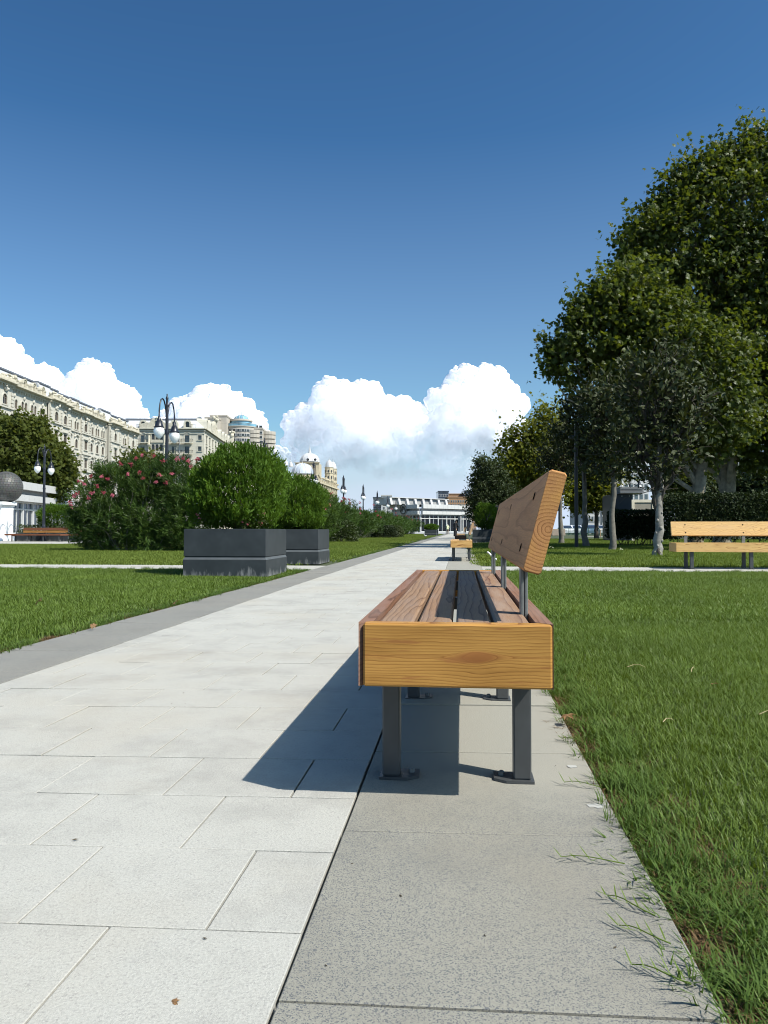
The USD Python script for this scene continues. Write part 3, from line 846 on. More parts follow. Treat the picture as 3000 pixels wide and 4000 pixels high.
def tree(name, label, base, trunk, blobs, kind, n_cl, per, size, bark, lm, rng, group=None, spread=.35, droop=.15, shell=.5, twigs=40, up=.5, sprout=.9, bare=0, cat="tree", trunk_sides=12):
    """trunk: [(offset xyz, radius)] from the ground; blobs: crown; kind: leaf shape; n_cl clusters of 'per' leaves"""
    t = thing(name, label, cat, base, 0, group)
    base = np.asarray(base, float)
    pts = np.array([p for p, _ in trunk], float); rad = [r for _, r in trunk]
    tt = np.linspace(0, len(pts) - 1, 4 * len(pts)); fine = np.stack([np.interp(tt, range(len(pts)), pts[:, k]) for k in range(3)], 1)
    fr = np.interp(tt, range(len(pts)), rad) * (1 + .06 * np.sin(tt * 7.0))
    fine[1:-1] += rng.normal(0, .02, (len(fine) - 2, 3)) * [1, 1, 0]
    MB().tube(fine, fr, trunk_sides).build("trunk", bark, t, smooth=True)
    P, d = in_blobs(blobs, n_cl, rng, shell)
    far_ = rng.random(n_cl) < .16
    P = P + np.where(far_[:, None], (d * [1, 1, .5] + [0, 0, .5]) * rng.uniform(.3, 1.0, (n_cl, 1)) * spread * 1.5, 0)
    P = P - base
    bl = [(c - base, r) for c, r in blobs]
    lim = MB()
    top = pts[-1]
    ends = []
    for c, r in bl:
        h = rng.uniform(.45, 1.0); s = np.array([np.interp(h * (len(pts) - 1), range(len(pts)), pts[:, k]) for k in range(3)])
        q = limb(lim, s, c, max(rad[-1] * .8, .025), .018, rng, 7, -.02)
        ends.append((c, q))
    C = np.array([c for c, _ in ends])
    for k in rng.choice(len(P), min(twigs, len(P)), replace=False):
        j = int(np.argmin(((C - P[k]) ** 2).sum(1))); q = ends[j][1]
        s = q[rng.integers(2, len(q))]
        limb(lim, s, P[k], .014, .004, rng, 4, .03, 4)
    for k in np.nonzero(far_)[0]:
        lim.tube([P[k] - d[k] * spread * 2.2 - [0, 0, .1], P[k] - d[k] * spread * .8, P[k] + [0, 0, .1]], [.009, .006, .003], 3, False)
    for _ in range(bare):
        c, q = ends[rng.integers(len(ends))]; s = q[rng.integers(2, len(q))]
        e = s + unit(rng.normal(size=3) + [0, 0, .8]) * rng.uniform(.5, 1.3)
        limb(lim, s, e, .012, .003, rng, 5, .05, 4)
    lim.build("limbs", M["bark_dark"] if kind is OVAL else bark, t)
    n = n_cl * per
    PP = np.repeat(P, per, 0); dd = np.repeat(d, per, 0)
    shoot = unit(dd + np.array([0, 0, up]) + np.repeat(rng.normal(0, .35, (n_cl, 3)), per, 0))
    along = np.tile(np.linspace(-.6, 1, per), n_cl)[:, None] * spread * sprout * np.repeat(rng.uniform(.4, 1.5, n_cl) * np.where(far_, 1.5, 1), per)[:, None]
    pos = PP + shoot * along + rng.normal(0, spread * .45, (n, 3)) * np.where(np.repeat(far_, per)[:, None], .45, 1 - .35 * (along > 0))
    T = unit(shoot * .5 + rng.normal(0, .8, (n, 3)) - [0, 0, droop])
    N = unit(rng.normal(0, .6, (n, 3)) + [0, 0, .25] + dd * .45 + SUN * .5)
    sz = size * rng.uniform(.65, 1.2, n)
    V_, F_ = kind
    m = MB().add(*leaves(pos, T, N, sz, V_, F_))
    m.build("crown", lm, t)
    return t


PLANE, OVAL, LANCE, SMALL, SPRAY = (PLANE_V, PLANE_F), (OVAL_V, OVAL_F), (LANCE_V, LANCE_F), (SMALL_V, SMALL_F), (SPRAY_V, SPRAY_F)

M["bark_plane"] = plain("plane_bark", (.20, .175, .125), rough=.85, var=.55, scale=5.0, bump=.4, bscale=25)
M["bark_grey"] = plain("grey_bark", (.13, .12, .10), rough=.85, var=.4, scale=8.0, bump=.4, bscale=40)
M["bark_dark"] = plain("dark_bark", (.06, .05, .04), rough=.9, var=.4, scale=8.0, bump=.4, bscale=40)
GREEN = [(0, (.050, .075, .014)), (.3, (.095, .125, .018)), (.5, (.17, .20, .026)), (.7, (.30, .31, .042)), (.9, (.44, .40, .07)), (1, (.50, .37, .10))]
M["leaf_plane"] = leaf("plane_leaves", GREEN, trans=.48, rough=.45, spec=.32)
M["leaf_left"] = leaf("plane_leaves_left", [(0, (0.0562, 0.075, 0.0144)), (.4, (0.106, 0.125, 0.0216)), (.7, (0.175, 0.175, 0.0336)), (.92, (0.275, 0.213, 0.054)), (1, (0.35, 0.225, 0.072))], trans=.38, rough=.6, spec=.18)
M["leaf_yellow"] = leaf("yellowing_leaves", [(0, (0.09, 0.108, 0.0154)), (.3, (0.18, 0.192, 0.022)), (.6, (0.336, 0.288, 0.0275)), (.85, (0.504, 0.372, 0.0385)), (1, (0.504, 0.288, 0.0495))], trans=.45, rough=.6, spec=.18)
M["leaf_magnolia"] = leaf("magnolia_leaves", [(0, (.032, .042, .014)), (.5, (.055, .066, .019)), (.78, (.085, .082, .026)), (.88, (.19, .12, .05)), (1, (.26, .15, .055))], trans=.15, rough=.5, spec=.22)
M["leaf_dark"] = leaf("dark_evergreen_leaves", [(0, (0.0288, 0.0432, 0.0144)), (.6, (0.054, 0.0744, 0.0216)), (1, (0.102, 0.114, 0.0336))], trans=.22, rough=.55, spec=.22)
M["leaf_hedge"] = leaf("hedge_leaves", [(0, (.016, .026, .009)), (.6, (.034, .052, .015)), (.9, (.06, .072, .02)), (1, (.12, .06, .035))], trans=.15, rough=.55, spec=.2)
M["leaf_oleander"] = leaf("oleander_leaves", [(0, (0.0375, 0.0744, 0.0161)), (.4, (0.0875, 0.15, 0.0253)), (.75, (0.163, 0.228, 0.0403)), (1, (0.275, 0.3, 0.0805))], trans=.28, rough=.5, spec=.25)
M["leaf_thuja"] = leaf("thuja_sprays", [(0, (0.0495, 0.0978, 0.011)), (.35, (0.0935, 0.172, 0.0165)), (.65, (0.154, 0.241, 0.0242)), (.9, (0.242, 0.287, 0.0385)), (1, (0.286, 0.241, 0.077))], trans=.35, rough=.6, spec=.15, hue_scale=1.4)
M["leaf_rose"] = leaf("rose_leaves", [(0, (.03, .05, .012)), (.5, (.07, .09, .02)), (1, (.20, .10, .03))], trans=.25)
M["petal"] = leaf("pink_petals", [(0, (.46, .13, .20)), (.5, (.62, .24, .30)), (1, (.74, .44, .48))], trans=.35, rough=.6, spec=.2)
M["petal_dark"] = leaf("dark_pink_petals", [(0, (.32, .06, .09)), (.6, (.46, .13, .17)), (1, (.60, .26, .29))], trans=.35, rough=.6, spec=.2)
M["petal_white"] = leaf("white_petals", [(0, (.6, .6, .5)), (1, (.75, .75, .7))], trans=.3, rough=.6, spec=.2)
# ------------------------------------------------------------------ planters with clipped thuja, oleanders
M["planter"] = None
nodes = {
    "t": ("texture_coordinate", {}), "s": ("separate_xyz", {}), "n": ("noise_texture", {"scale": 3.0, "detail": 6.0, "roughness": .65}),
    "r": ("rgb_ramp", {"ramp": [(.3, (.020, .025, .028)), (.55, (.029, .035, .039)), (.8, (.042, .049, .054))]}),
    "m": ("mapping", {"scale": (9.0, 9.0, 2.2)}), "w": ("noise_texture", {"scale": 1.0, "detail": 8.0, "roughness": .7}),
    "e": ("map_range", {"from_min": 0.0, "from_max": .34, "to_min": .17, "to_max": -.25}), "a": ("math", {"math_type": "add"}), "k": ("map_range", {"from_min": .60, "from_max": .80, "to_min": 0.0, "to_max": .8, "clamp": True}),
    "x": ("mix_color", {"b": (.30, .30, .30)}), "p": ("principled_bsdf", {"roughness": .55, "specular_ior_level": .35}),
}
M["planter"] = mat("dark_planter_paint", nodes, [("t.object", "s.vector"), ("t.object", "n.vector"), ("n.fac", "r.fac"), ("t.object", "m.vector"), ("m.vector", "w.vector"), ("s.z", "e.value"), ("w.fac", "a.value1"), ("e.result", "a.value2"),
    ("a.value", "k.value"), ("k.result", "x.fac"), ("r.color", "x.a"), ("x.result", "p.base_color")])


M["planter_ledge"] = plain("planter_ledge_worn", (.075, .083, .088), rough=.5, var=.2, scale=4)


def planter(label, x0, x1, y0, y1, h, group="dark square planters along the path"):
    t = thing("planter", label, "planter", ((x0 + x1) / 2, (y0 + y1) / 2, 0), 0, group)
    w, d = (x1 - x0) / 2, (y1 - y0) / 2
    th = .035
    lo, up, bd, lg = MB(), MB(), MB(), MB()
    for m, z0, z1, o in ((lo, .006, h * .36, .009), (bd, h * .41, h * .43, -.012), (up, h * .43, h, 0.0)):
        a, b = w + o, d + o
        m.box(-a, a, -b, -b + th, z0, z1, .004).box(-a, a, b - th, b, z0, z1, .004).box(-a, -a + th, -b + th, b - th, z0, z1).box(a - th, a, -b + th, b - th, z0, z1)
    rg = lambda o, z: [(-w - o, -d - o, z), (w + o, -d - o, z), (w + o, d + o, z), (-w - o, d + o, z)]
    lg.add(rg(.008, h * .36) + rg(-.010, h * .41), [(k, (k + 1) % 4, 4 + (k + 1) % 4, 4 + k) for k in range(4)])
    lo.build("lower_wall", M["planter"], t); lg.build("ledge", M["planter_ledge"], t); bd.build("groove_band", M["planter"], t); up.build("upper_wall", M["planter"], t)
    MB().box(-w + th, w - th, -d + th, d - th, h - .14, h - .06).build("soil", M["soil"], t)
    return t


def thuja(label, c, rx, ry, h, z0, rng, n=15000, group="clipped round thujas in the planters", size=.085, white=0):
    t = thing("thuja_bush", label, "bush", (c[0], c[1], z0), 0, group)
    MB().tube([(0, 0, -.1), (.03, .02, h * .3), (0, .03, h * .6)], [.05, .04, .02], 7).tube([(.02, 0, .05), (.18, .05, h * .45)], [.03, .012], 6).tube([(-.02, 0, .05), (-.2, -.04, h * .45)], [.03, .012], 6).build("trunk", M["bark_dark"], t)
    d = unit(rng.normal(size=(n, 3))); q_ = np.linalg.norm(d[:, :2], axis=1); d[:, 2] = np.where(d[:, 2] < 0, d[:, 2] * .95, d[:, 2])
    lump = .74 + .36 * meshkit.noise(d * 2.9 + c[0], 5) + .16 * meshkit.noise(d * 7 + c[1], 8)
    r = lump * rng.uniform(.55, 1.0, n) ** .45
    pos = d * np.array([rx, ry, h * .50]) * np.sign(d) * np.abs(d) ** np.array([.85, .85, .8]) / np.where(d == 0, 1, d) * r[:, None] + [0, 0, h * .50]
    # upright sprays gathered in tongues
    k2 = rng.integers(0, n // 26, n)
    tip = pos[k2] ; w_ = rng.uniform(.0, .75, n)[:, None]
    pos = np.where(rng.random((n, 1)) < .7, tip + (pos - tip) * .10 * (1 - w_) + unit(d[k2] * [.6, .6, .3] + [0, 0, .9]) * (w_ - .35) * .09 * h + rng.normal(0, .012, (n, 3)), pos)
    dd = d[k2]
    T = unit(dd * [.5, .5, .25] + [0, 0, .85] + rng.normal(0, .34, (n, 3)))
    N = unit(np.cross(T, rng.normal(size=(n, 3))) + dd * .4 + SUN * .3)
    MB().add(*leaves(pos, T, N, size * rng.uniform(.5, 1.25, n), *SPRAY)).build("foliage", M["leaf_thuja"], t)
    if white:
        q = pos[-white:]; 
        MB().add(*leaves(q * 1.04, unit(rng.normal(size=(white, 3))), unit(rng.normal(size=(white, 3)) + [.3, -1, .4]), .035 * rng.uniform(.6, 1.3, white), *SMALL)).build("cones", M["petal_white"], t, kind="stuff")
    return t


def flower(parent, p, rng, m, s=.10, n=16):
    P = np.asarray(p) + rng.normal(0, s * .33, (n, 3)); D = unit(P - np.asarray(p) + [0, -.02, .05])
    k = 5
    PP = np.repeat(P, k, 0); T = unit(np.repeat(D, k, 0) * .4 + rng.normal(0, 1, (n * k, 3)))
    N = unit(np.repeat(D, k, 0) + rng.normal(0, .35, (n * k, 3)))
    MB().add(*leaves(PP, T, N, s * .52 * rng.uniform(.7, 1.2, n * k), *SMALL)).build("flower_cluster", m, parent)


def oleander(label, c, blobs, rng, n_sh=900, per=16, L=.17, flowers=(), group=None, dark=False, name="oleander_bush", lm=None, z_low=.05):
    """blobs in world space; shoots rise and spread, whorls of narrow leaves"""
    t = thing(name, label, "bush", c, 0, group)
    c = np.asarray(c, float)
    P, d = in_blobs(blobs, n_sh, rng, .35)
    P = P - c; P[:, 2] = np.maximum(P[:, 2], z_low)
    st = MB()
    for k in rng.choice(n_sh, min(46, n_sh), replace=False):
        g = np.array([P[k][0] * .35, P[k][1] * .35, 0]) + rng.normal(0, .08, 3) * [1, 1, 0]
        limb(st, g, P[k], .016, .004, rng, 5, .05, 5)
    st.build("stems", M["bark_grey"], t)
    n = n_sh * per
    sh = unit(d * .8 + [0, 0, .75] + rng.normal(0, .3, (n_sh, 3)))
    S = np.repeat(sh, per, 0)
    al = np.tile(np.linspace(-.32, .06, per), n_sh)[:, None]
    pos = np.repeat(P, per, 0) + S * al + rng.normal(0, .015, (n, 3))
    q = unit(np.cross(S, rng.normal(size=(n, 3))))
    T = unit(S * .75 + q * .75)
    N = unit(np.cross(T, np.cross(S, T)) * -1 + rng.normal(0, .3, (n, 3)) + SUN * .5)
    MB().add(*leaves(pos, T, N, L * rng.uniform(.6, 1.15, n), *LANCE)).build("foliage", lm or M["leaf_oleander"], t)
    for f in flowers:
        flower(t, np.asarray(f[0]) - c, rng, f[1], f[2])
    return t


vr = np.random.default_rng(5)
PX0, PX1 = -4.12, -2.87
pl1 = planter("nearest dark grey planter box left of the path, with white scuffs low down", PX0, PX1, 11.12, 12.45, .715)
pl2 = planter("second dark grey planter box left of the path, behind the first", PX0, PX1, 15.3, 16.6, .715)
cx = (PX0 + PX1) / 2
thuja("big round thuja with pale cones, growing in the nearest planter left of the path", (cx + .02, 11.8), .735, .76, 1.42, .60, vr, 32000, white=70, size=.075)
thuja("upright round thuja in the second planter left of the path, without cones", (cx, 15.95), .66, .70, 1.22, .60, vr, 22000, size=.075)
# roses under the thuja
for i, (px, py, Y) in enumerate(((1020, 2045, 11.4), (960, 2050, 11.3), (790, 2035, 11.35))):
    p = at(px, py, Y)
    b = MB(); q = p + vr.normal(0, .06, (70, 3)); b.add(*leaves(q, unit(vr.normal(size=(70, 3)) + [0, 0, .4]), unit(vr.normal(size=(70, 3)) + [0, 0, .6]), .035 * np.ones(70), *SMALL))
    t = thing("rose_bush", ("low rose bush with reddish leaves at the right front of the nearest planter", "low rose bush with yellowish leaves in the middle of the nearest planter's front", "low rose bush with pink flowers at the left end of the nearest planter")[i], "bush", (0, 0, 0))
    b.build("foliage", M["leaf_rose"], t)
    for _ in range(2):
        flower(t, p + vr.normal(0, .06, 3) + [0, -.03, .06], vr, M["petal"], .035, 5)
# the tall oleander behind the first planter
ol = px_blobs([(560, 1880, 95), (450, 1900, 95), (360, 1960, 95), (330, 2060, 80), (450, 2040, 130), (580, 2030, 140), (690, 1880, 110), (720, 2010, 120), (640, 1850, 60), (520, 1830, 50), (400, 1850, 55), (690, 2090, 90), (300, 2010, 50), (560, 2100, 90), (400, 2110, 70), (760, 1950, 110)], 24.6, .9)
fl = [(557, 1778, 1), (600, 1780, 0), (690, 1793, 1), (735, 1802, 1), (745, 1822, 1), (770, 1795, 0), (640, 1800, 0), (510, 1815, 0), (545, 1845, 0), (625, 1855, 1), (470, 1810, 0), (395, 1862, 1), (355, 1860, 0), (330, 1890, 1), (360, 1925, 1), (405, 1925, 0), (440, 1935, 1), (290, 1938, 1), (300, 1930, 0), (278, 1975, 1), (275, 1960, 0), (310, 1880, 0), (420, 1870, 0), (670, 1850, 1), (610, 1885, 1), (560, 1870, 0), (715, 1790, 0), (530, 1790, 0), (500, 1850, 1), (380, 1900, 0), (345, 1945, 0), (650, 1885, 0)]
oleander("tall pink flowering oleander bush behind the nearest planter, left of the thujas", ground(500, 2153), ol, vr, 2800, 16, .20, [(at(x, y, 24.6 - 1.2), M["petal"] if k else M["petal_dark"], .085) for x, y, k in fl])
for i, (x, y) in enumerate(((815, 2005), (795, 2000), (735, 1985))):
    pass
# the row of oleanders along the left lawn, further down the path
rowd = [(36.5, -7.8, 2.55), (41, -8.3, 2.9), (46, -8.3, 2.8), (51.5, -8.8, 2.75), (57, -8.9, 2.6), (63, -8.8, 2.6), (70, -8.9, 2.6), (78, -8.9, 2.6), (87, -8.8, 2.6), (97, -8.8, 2.5), (108, -8.8, 2.5), (120, -8.6, 2.5)]
names = ["nearest of the oleander row, just behind the second planter", "second in the oleander row, with dull red flowers at its top", "third in the oleander row, taller in the middle", "fourth in the oleander row behind the low clipped shrub", "fifth oleander of the row along the left lawn", "sixth oleander of the row along the left lawn", "seventh oleander of the row along the left lawn", "eighth oleander of the row along the left lawn", "ninth oleander of the row along the left lawn", "tenth oleander of the row, near the pavilion", "eleventh oleander of the row, near the pavilion", "last oleander of the row, before the pavilion"]
for (y, x, h), nm in zip(rowd, names):
    w = 2.3 if y < 60 else 3.2
    bl = [((x + vr.normal(0, .5), y + vr.normal(0, .9), h * f), np.array([w * .62, w * .8, h * .36])) for f in (.35, .5, .62, .66)]
    h *= 1.06 if y < 50 else 1.22
    px = []
    for _ in range(4 if y < 70 else 2):
        a = vr.uniform(-1.2, .6)
        px.append(((x + w * .65 * math.cos(a), y - 1.0 + w * .5 * math.sin(a), h * vr.uniform(.55, .88)), M["petal_dark"] if vr.random() < .7 else M["petal"], .11))
    oleander("green oleander bush, " + nm, (x, y, 0), bl, vr, int(1300 if y < 60 else 700), 12 if y < 60 else 10, .24 if y < 60 else .34, px, "oleander row along the left lawn")
for (y, x, h, w, lab, red) in ((44.0, -6.9, 1.25, 1.9, "low reddish clipped shrub in front of the oleander row", True), (66, -6.6, 1.1, 2.2, "low dark clipped shrub further along the oleander row", False), (74, -6.5, 1.15, 2.0, "low olive clipped shrub next to the dark one by the oleander row", True)):
    t = thing("clipped_shrub", lab, "bush", (x, y, 0)); n = 5200
    d = unit(vr.normal(size=(n, 3))); d[:, 2] = np.abs(d[:, 2]); r = vr.uniform(.7, 1.02, n)
    pos = np.sign(d) * np.abs(d) ** .7 * [w * .5, w * .6, h] * r[:, None]
    MB().add(*leaves(pos, unit(d + vr.normal(0, .7, (n, 3))), unit(d + vr.normal(0, .5, (n, 3))), .11 * vr.uniform(.7, 1.3, n), *SMALL)).build("foliage", M["leaf_rose"] if red else M["leaf_hedge"], t)
    MB().tube([(0, 0, 0), (0, 0, h * .6)], [.06, .03], 6).build("stem", M["bark_dark"], t)
# planters further on
for (x0, y0, side, lab, tl) in ((-4.4, 93.0, 0, "far dark planter at the left edge of the path near the pavilion", "low dark bush in the far left planter near the pavilion"), (-4.4, 99.0, 0, "last dark planter at the left of the path, before the pavilion steps", "low dark bush in the last left planter before the pavilion"),
                            (.62, 41.0, 1, "dark planter box right of the slab strip, partly hidden by the near backrest", "bright green round thuja in the planter right of the slab strip")):
    planter(lab, x0, x0 + 1.45, y0, y0 + 1.5, .72)
    thuja(tl, (x0 + .72, y0 + .75), .62 if side else .8, .62, 1.5 if side else .8, .62, vr, 9000, size=.10)
# ------------------------------------------------------------------ trees on the right
tr = np.random.default_rng(11)


def trunk_to(px0, py0, px1, py1, Y, r0, r1, ytop=None):
    """trunk from a ground pixel to a pixel higher up at the same distance"""
    a = at(px0, py0, Y); a[2] = 0
    b = at(px1, py1, Y)
    return a, [((0, 0, -.1), r0 * 1.25), ((b - a) * .12, r0), ((b - a) * .5 + [tr.normal(0, .08), 0, 0], (r0 + r1) / 2), (b - a, r1)]


base, tk = trunk_to(2715, 2075, 2748, 1700, 29.0, .26, .20)
tk = [(np.array(p), r) for p, r in tk] + [(at(2740, 1350, 29.0) - base, .12)]
tree("plane_tree", "big plane tree with leaning mottled trunk, its crown reaching furthest left", base, tk,
     px_blobs([(2320, 1330, 109), (2225, 1405, 72), (2180, 1375, 40), (2280, 1230, 60), (2440, 1250, 118), (2600, 1330, 154), (2430, 1420, 118), (2730, 1430, 172), (2580, 1500, 154), (2780, 1620, 172), (2650, 1680, 127), (2480, 1560, 91), (2520, 1700, 80), (2343, 1150, 34), (2300, 1190, 32), (2265, 1222, 34), (2225, 1290, 36), (2140, 1350, 26), (2160, 1400, 30), (2152, 1450, 28), (2210, 1480, 36), (2289, 1515, 34), (2390, 1120, 38), (2460, 1180, 45), (2540, 1190, 50), (2640, 1200, 45), (2470, 1120, 85), (2390, 1190, 75), (2560, 1230, 100), (2350, 1140, 40), (2140, 1350, 20), (2270, 1205, 25), (2140, 1440, 30)], 29.0, 1.1),
     PLANE, 3700, 9, .185, M["bark_plane"], M["leaf_plane"], tr, "big plane trees at the right", spread=.36, twigs=90, shell=.62)
base, tk = trunk_to(2822, 2075, 2852, 1640, 32.0, .34, .28)
tk = [(np.array(p), r) for p, r in tk] + [(at(2860, 1100, 32.0) - base, .14)]
tree("plane_tree", "tallest plane tree at the right edge with the thickest trunk, behind the facing bench", base, tk,
     px_blobs([(2510, 1030, 95), (2560, 920, 90), (2640, 830, 91), (2700, 730, 75), (2790, 690, 95), (2900, 640, 90), (2970, 600, 70), (3060, 600, 91), (2680, 960, 163), (2840, 850, 172), (3000, 800, 182), (2560, 1130, 109), (2740, 1150, 182), (2930, 1080, 200), (3080, 1050, 200), (2880, 1350, 200), (3060, 1350, 218), (2900, 1600, 172), (3060, 1620, 200), (2960, 1750, 100), (3120, 1800, 127), (2490, 1060, 75), (2560, 990, 80), (2430, 1150, 60), (2964, 520, 34), (2930, 560, 36), (2874, 605, 40), (2810, 640, 36), (2747, 622, 36), (2690, 665, 36), (2660, 700, 36), (2621, 740, 38), (2591, 815, 40), (2536, 850, 36), (2490, 900, 36), (2462, 985, 38), (2445, 1065, 36), (2410, 1100, 32), (2480, 870, 28), (2540, 825, 28), (2625, 695, 30), (2750, 640, 28), (2875, 610, 26), (2965, 530, 26), (2440, 960, 35)], 32.0, 1.1),
     PLANE, 5900, 9, .195, M["bark_plane"], M["leaf_plane"], tr, "big plane trees at the right", spread=.38, twigs=110, shell=.62)


def magnolia(label, gx, gy, Y, topx, topy, r0, blobs, n, bare=70):
    base, tk = trunk_to(gx, gy, topx, topy, Y, r0, r0 * .45)
    t = tree("magnolia_tree", label, base, tk, px_blobs(blobs, Y, 1.0), OVAL, n, 7, .19, M["bark_mag"] if Y < 22 else M["bark_grey"], M["leaf_magnolia"], tr, "magnolia trees in a row on the right lawn", spread=.26, twigs=150, shell=.25, bare=bare, up=.8, droop=-.1)
    return t, tk, r0


M["bark_mag"] = plain("magnolia_bark", (.20, .19, .168), rough=.8, var=.5, scale=7.0, bump=.5, bscale=30)
_m = magnolia("nearest magnolia with pale knobbly trunk left of the facing bench", 2570, 2172, 20.9, 2578, 1650, .115, [(2560, 1560, 150), (2480, 1680, 110), (2650, 1700, 120), (2570, 1790, 120), (2600, 1420, 110), (2500, 1480, 100), (2700, 1570, 100), (2450, 1800, 60)], 520, 130)
mt_, mk_, mr_ = _m
for z_, g_, s_ in ((.28, -1.9, .035), (.42, -.9, .04), (.62, -2.3, .032), (.75, -1.2, .05), (.95, -2.0, .038), (1.15, -1.0, .03), (1.02, -.4, .03)):
    f_ = z_ / 3.7; c_ = np.array(mk_[0][0]) * 0 + (np.array(mk_[-1][0]) * f_); c_ = np.array([c_[0], c_[1], z_]) + mr_ * .95 * np.array([math.cos(g_), math.sin(g_), 0])
    k_ = MB(); m_ = trimesh.creation.icosphere(2, s_); k_.add(np.array(m_.vertices) * [1, 1, 1.25] + c_, np.array(m_.faces)); k_.build("knot", M["bark_mag"], mt_, smooth=True)
MB().tube([(-.02, -.11, .02), (-.02, -.125, .12), (-.01, -.11, .22)], [.05, .06, .03], 8).build("hollow", M["bark_dark"], mt_, smooth=True)
magnolia("second magnolia with slender trunk, left of the knobbly one", 2395, 2148, 26.9, 2375, 1640, .105, [(2370, 1640, 110), (2330, 1730, 80), (2420, 1720, 90), (2370, 1560, 90), (2390, 1820, 80), (2330, 1560, 60)], 480, 60)
magnolia("third magnolia, right behind the black lamp post", 2288, 2134, 33.0, 2268, 1640, .12, [(2270, 1650, 85), (2240, 1600, 55), (2310, 1720, 70), (2230, 1720, 60), (2290, 1800, 60), (2260, 1540, 45)], 420, 40)
magnolia("fourth magnolia, with short trunk beside the near backrest", 2193, 2122, 40.0, 2188, 1760, .12, [(2190, 1760, 70), (2150, 1810, 55), (2225, 1820, 55), (2190, 1690, 50), (2180, 1860, 45)], 380, 30)

# yellowing plane trees and dark evergreens further on
for i, (gx, gy, Y, top, bl, lm, sz, lab) in enumerate((
        (2080, 2105, 58.0, 1700, [(2060, 1730, 75), (2000, 1760, 60), (2130, 1690, 80), (2160, 1620, 55), (2040, 1830, 90), (2130, 1800, 100), (2190, 1720, 70), (1980, 1850, 50), (2150, 1900, 80), (2060, 1930, 60)], "leaf_yellow", .26, "yellowing plane tree left of the black lamp post, top rising above its neighbours"),
        (2330, 2102, 62.0, 1750, [(2290, 1760, 70), (2340, 1820, 80), (2300, 1900, 80), (2240, 1850, 60), (2360, 1930, 60), (2270, 1960, 50)], "leaf_yellow", .27, "golden yellow tree seen between the black lamp post and the second magnolia"),
        (2010, 2100, 66.0, 1850, [(2010, 1850, 45), (1990, 1900, 50), (2040, 1900, 55), (2010, 1960, 50)], "leaf_left", .26, "green plane tree half hidden behind the near backrest"),
        (2700, 2105, 60.0, 1800, [(2660, 1830, 70), (2730, 1870, 80), (2620, 1900, 60), (2780, 1920, 70), (2700, 1950, 60)], "leaf_left", .26, "light green tree behind the hedge, between magnolia and leaning trunk"),
        (2950, 2105, 56.0, 1830, [(2920, 1900, 80), (2990, 1880, 90), (3050, 1850, 90), (2880, 1960, 60), (2970, 1960, 70), (2800, 1930, 50)], "leaf_dark", .24, "grey green tree beyond the thick plane trunk, at the right edge"))):
    base, tk = trunk_to(gx, gy, gx, top, Y, .16, .07)
    tree("park_tree", lab, base, tk, px_blobs(bl, Y, 1.1), PLANE, 1500, 7, sz, M["bark_dark"], M[lm], tr, "trees further along the right lawn", spread=.5, twigs=60, shell=.45)
base, tk = trunk_to(1905, 2098, 1905, 1850, 52.0, .12, .05)
tree("holm_oak", "dark evergreen tree with pointed top, right of the pavilion", base, tk, px_blobs([(1905, 1840, 45), (1880, 1880, 40), (1935, 1870, 45), (1890, 1940, 60), (1940, 1950, 60), (1870, 1990, 45), (1920, 2010, 60), (1965, 1920, 40), (1880, 1810, 22), (1990, 1980, 50)], 52.0, 1.0), SMALL, 2600, 9, .17, M["bark_dark"], M["leaf_dark"], tr, None, spread=.3, twigs=40, shell=.4, up=1.0)


def hedge(label, x0, x1, y0, y1, h, n, lm="leaf_hedge", legs=12, s=.10):
    c = ((x0 + x1) / 2, (y0 + y1) / 2, 0); t = thing("hedge", label, "hedge", c)
    w, d = (x1 - x0) / 2, (y1 - y0) / 2
    p = tr.uniform(-1, 1, (n, 3)); k = tr.integers(0, 3, n); sgn = np.where(tr.random(n) < .5, -1, 1)
    face = tr.choice(4, n, p=[.45, .25, .15, .15])
    p[face == 0, 1] = -1; p[face == 1, 2] = 1; p[face == 2, 0] = -1; p[face == 3, 0] = 1
    p += tr.normal(0, .05, p.shape)
    nd = np.zeros_like(p); nd[face == 0, 1] = -1; nd[face == 1, 2] = 1; nd[face == 2, 0] = -1; nd[face == 3, 0] = 1
    lump = 1 + .10 * (meshkit.noise(p * [w * 1.2, d, 1.5] + 3, 2) - .5)
    pos = p * [w, d, .38 * h] * lump[:, None] + [0, 0, h * .60]
    MB().add(*leaves(pos, unit(nd + tr.normal(0, .8, (n, 3))), unit(nd + tr.normal(0, .6, (n, 3)) + [0, 0, .3]), s * tr.uniform(.7, 1.3, n), *SMALL)).box(-w * .86, w * .86, -d * .6, d * .75, h * .32, h * .86).build("foliage", M[lm], t)
    st = MB()
    for q in np.linspace(-w * .9, w * .9, legs):
        for _ in range(3):
            limb(st, (q + tr.normal(0, .1), tr.normal(0, .1), 0), (q + tr.normal(0, .25), tr.normal(0, .2) - d * .5, h * .4), .014, .008, tr, 4, 0, 5)
    st.build("stems", M["bark_dark"], t)
    return t


g0 = ground(2600, 2128); g1 = ground(3060, 2128)
hedge("long dark clipped hedge behind the facing bench", at(2600, 2000, 28)[0], at(3080, 2000, 28)[0] + 1.0, 26.6, 28.2, 1.88, 16000)
hedge("dark clipped hedge between the two magnolia trunks", at(2392, 2000, 35)[0], at(2560, 2000, 35)[0], 34.2, 36.2, 1.52, 9000)
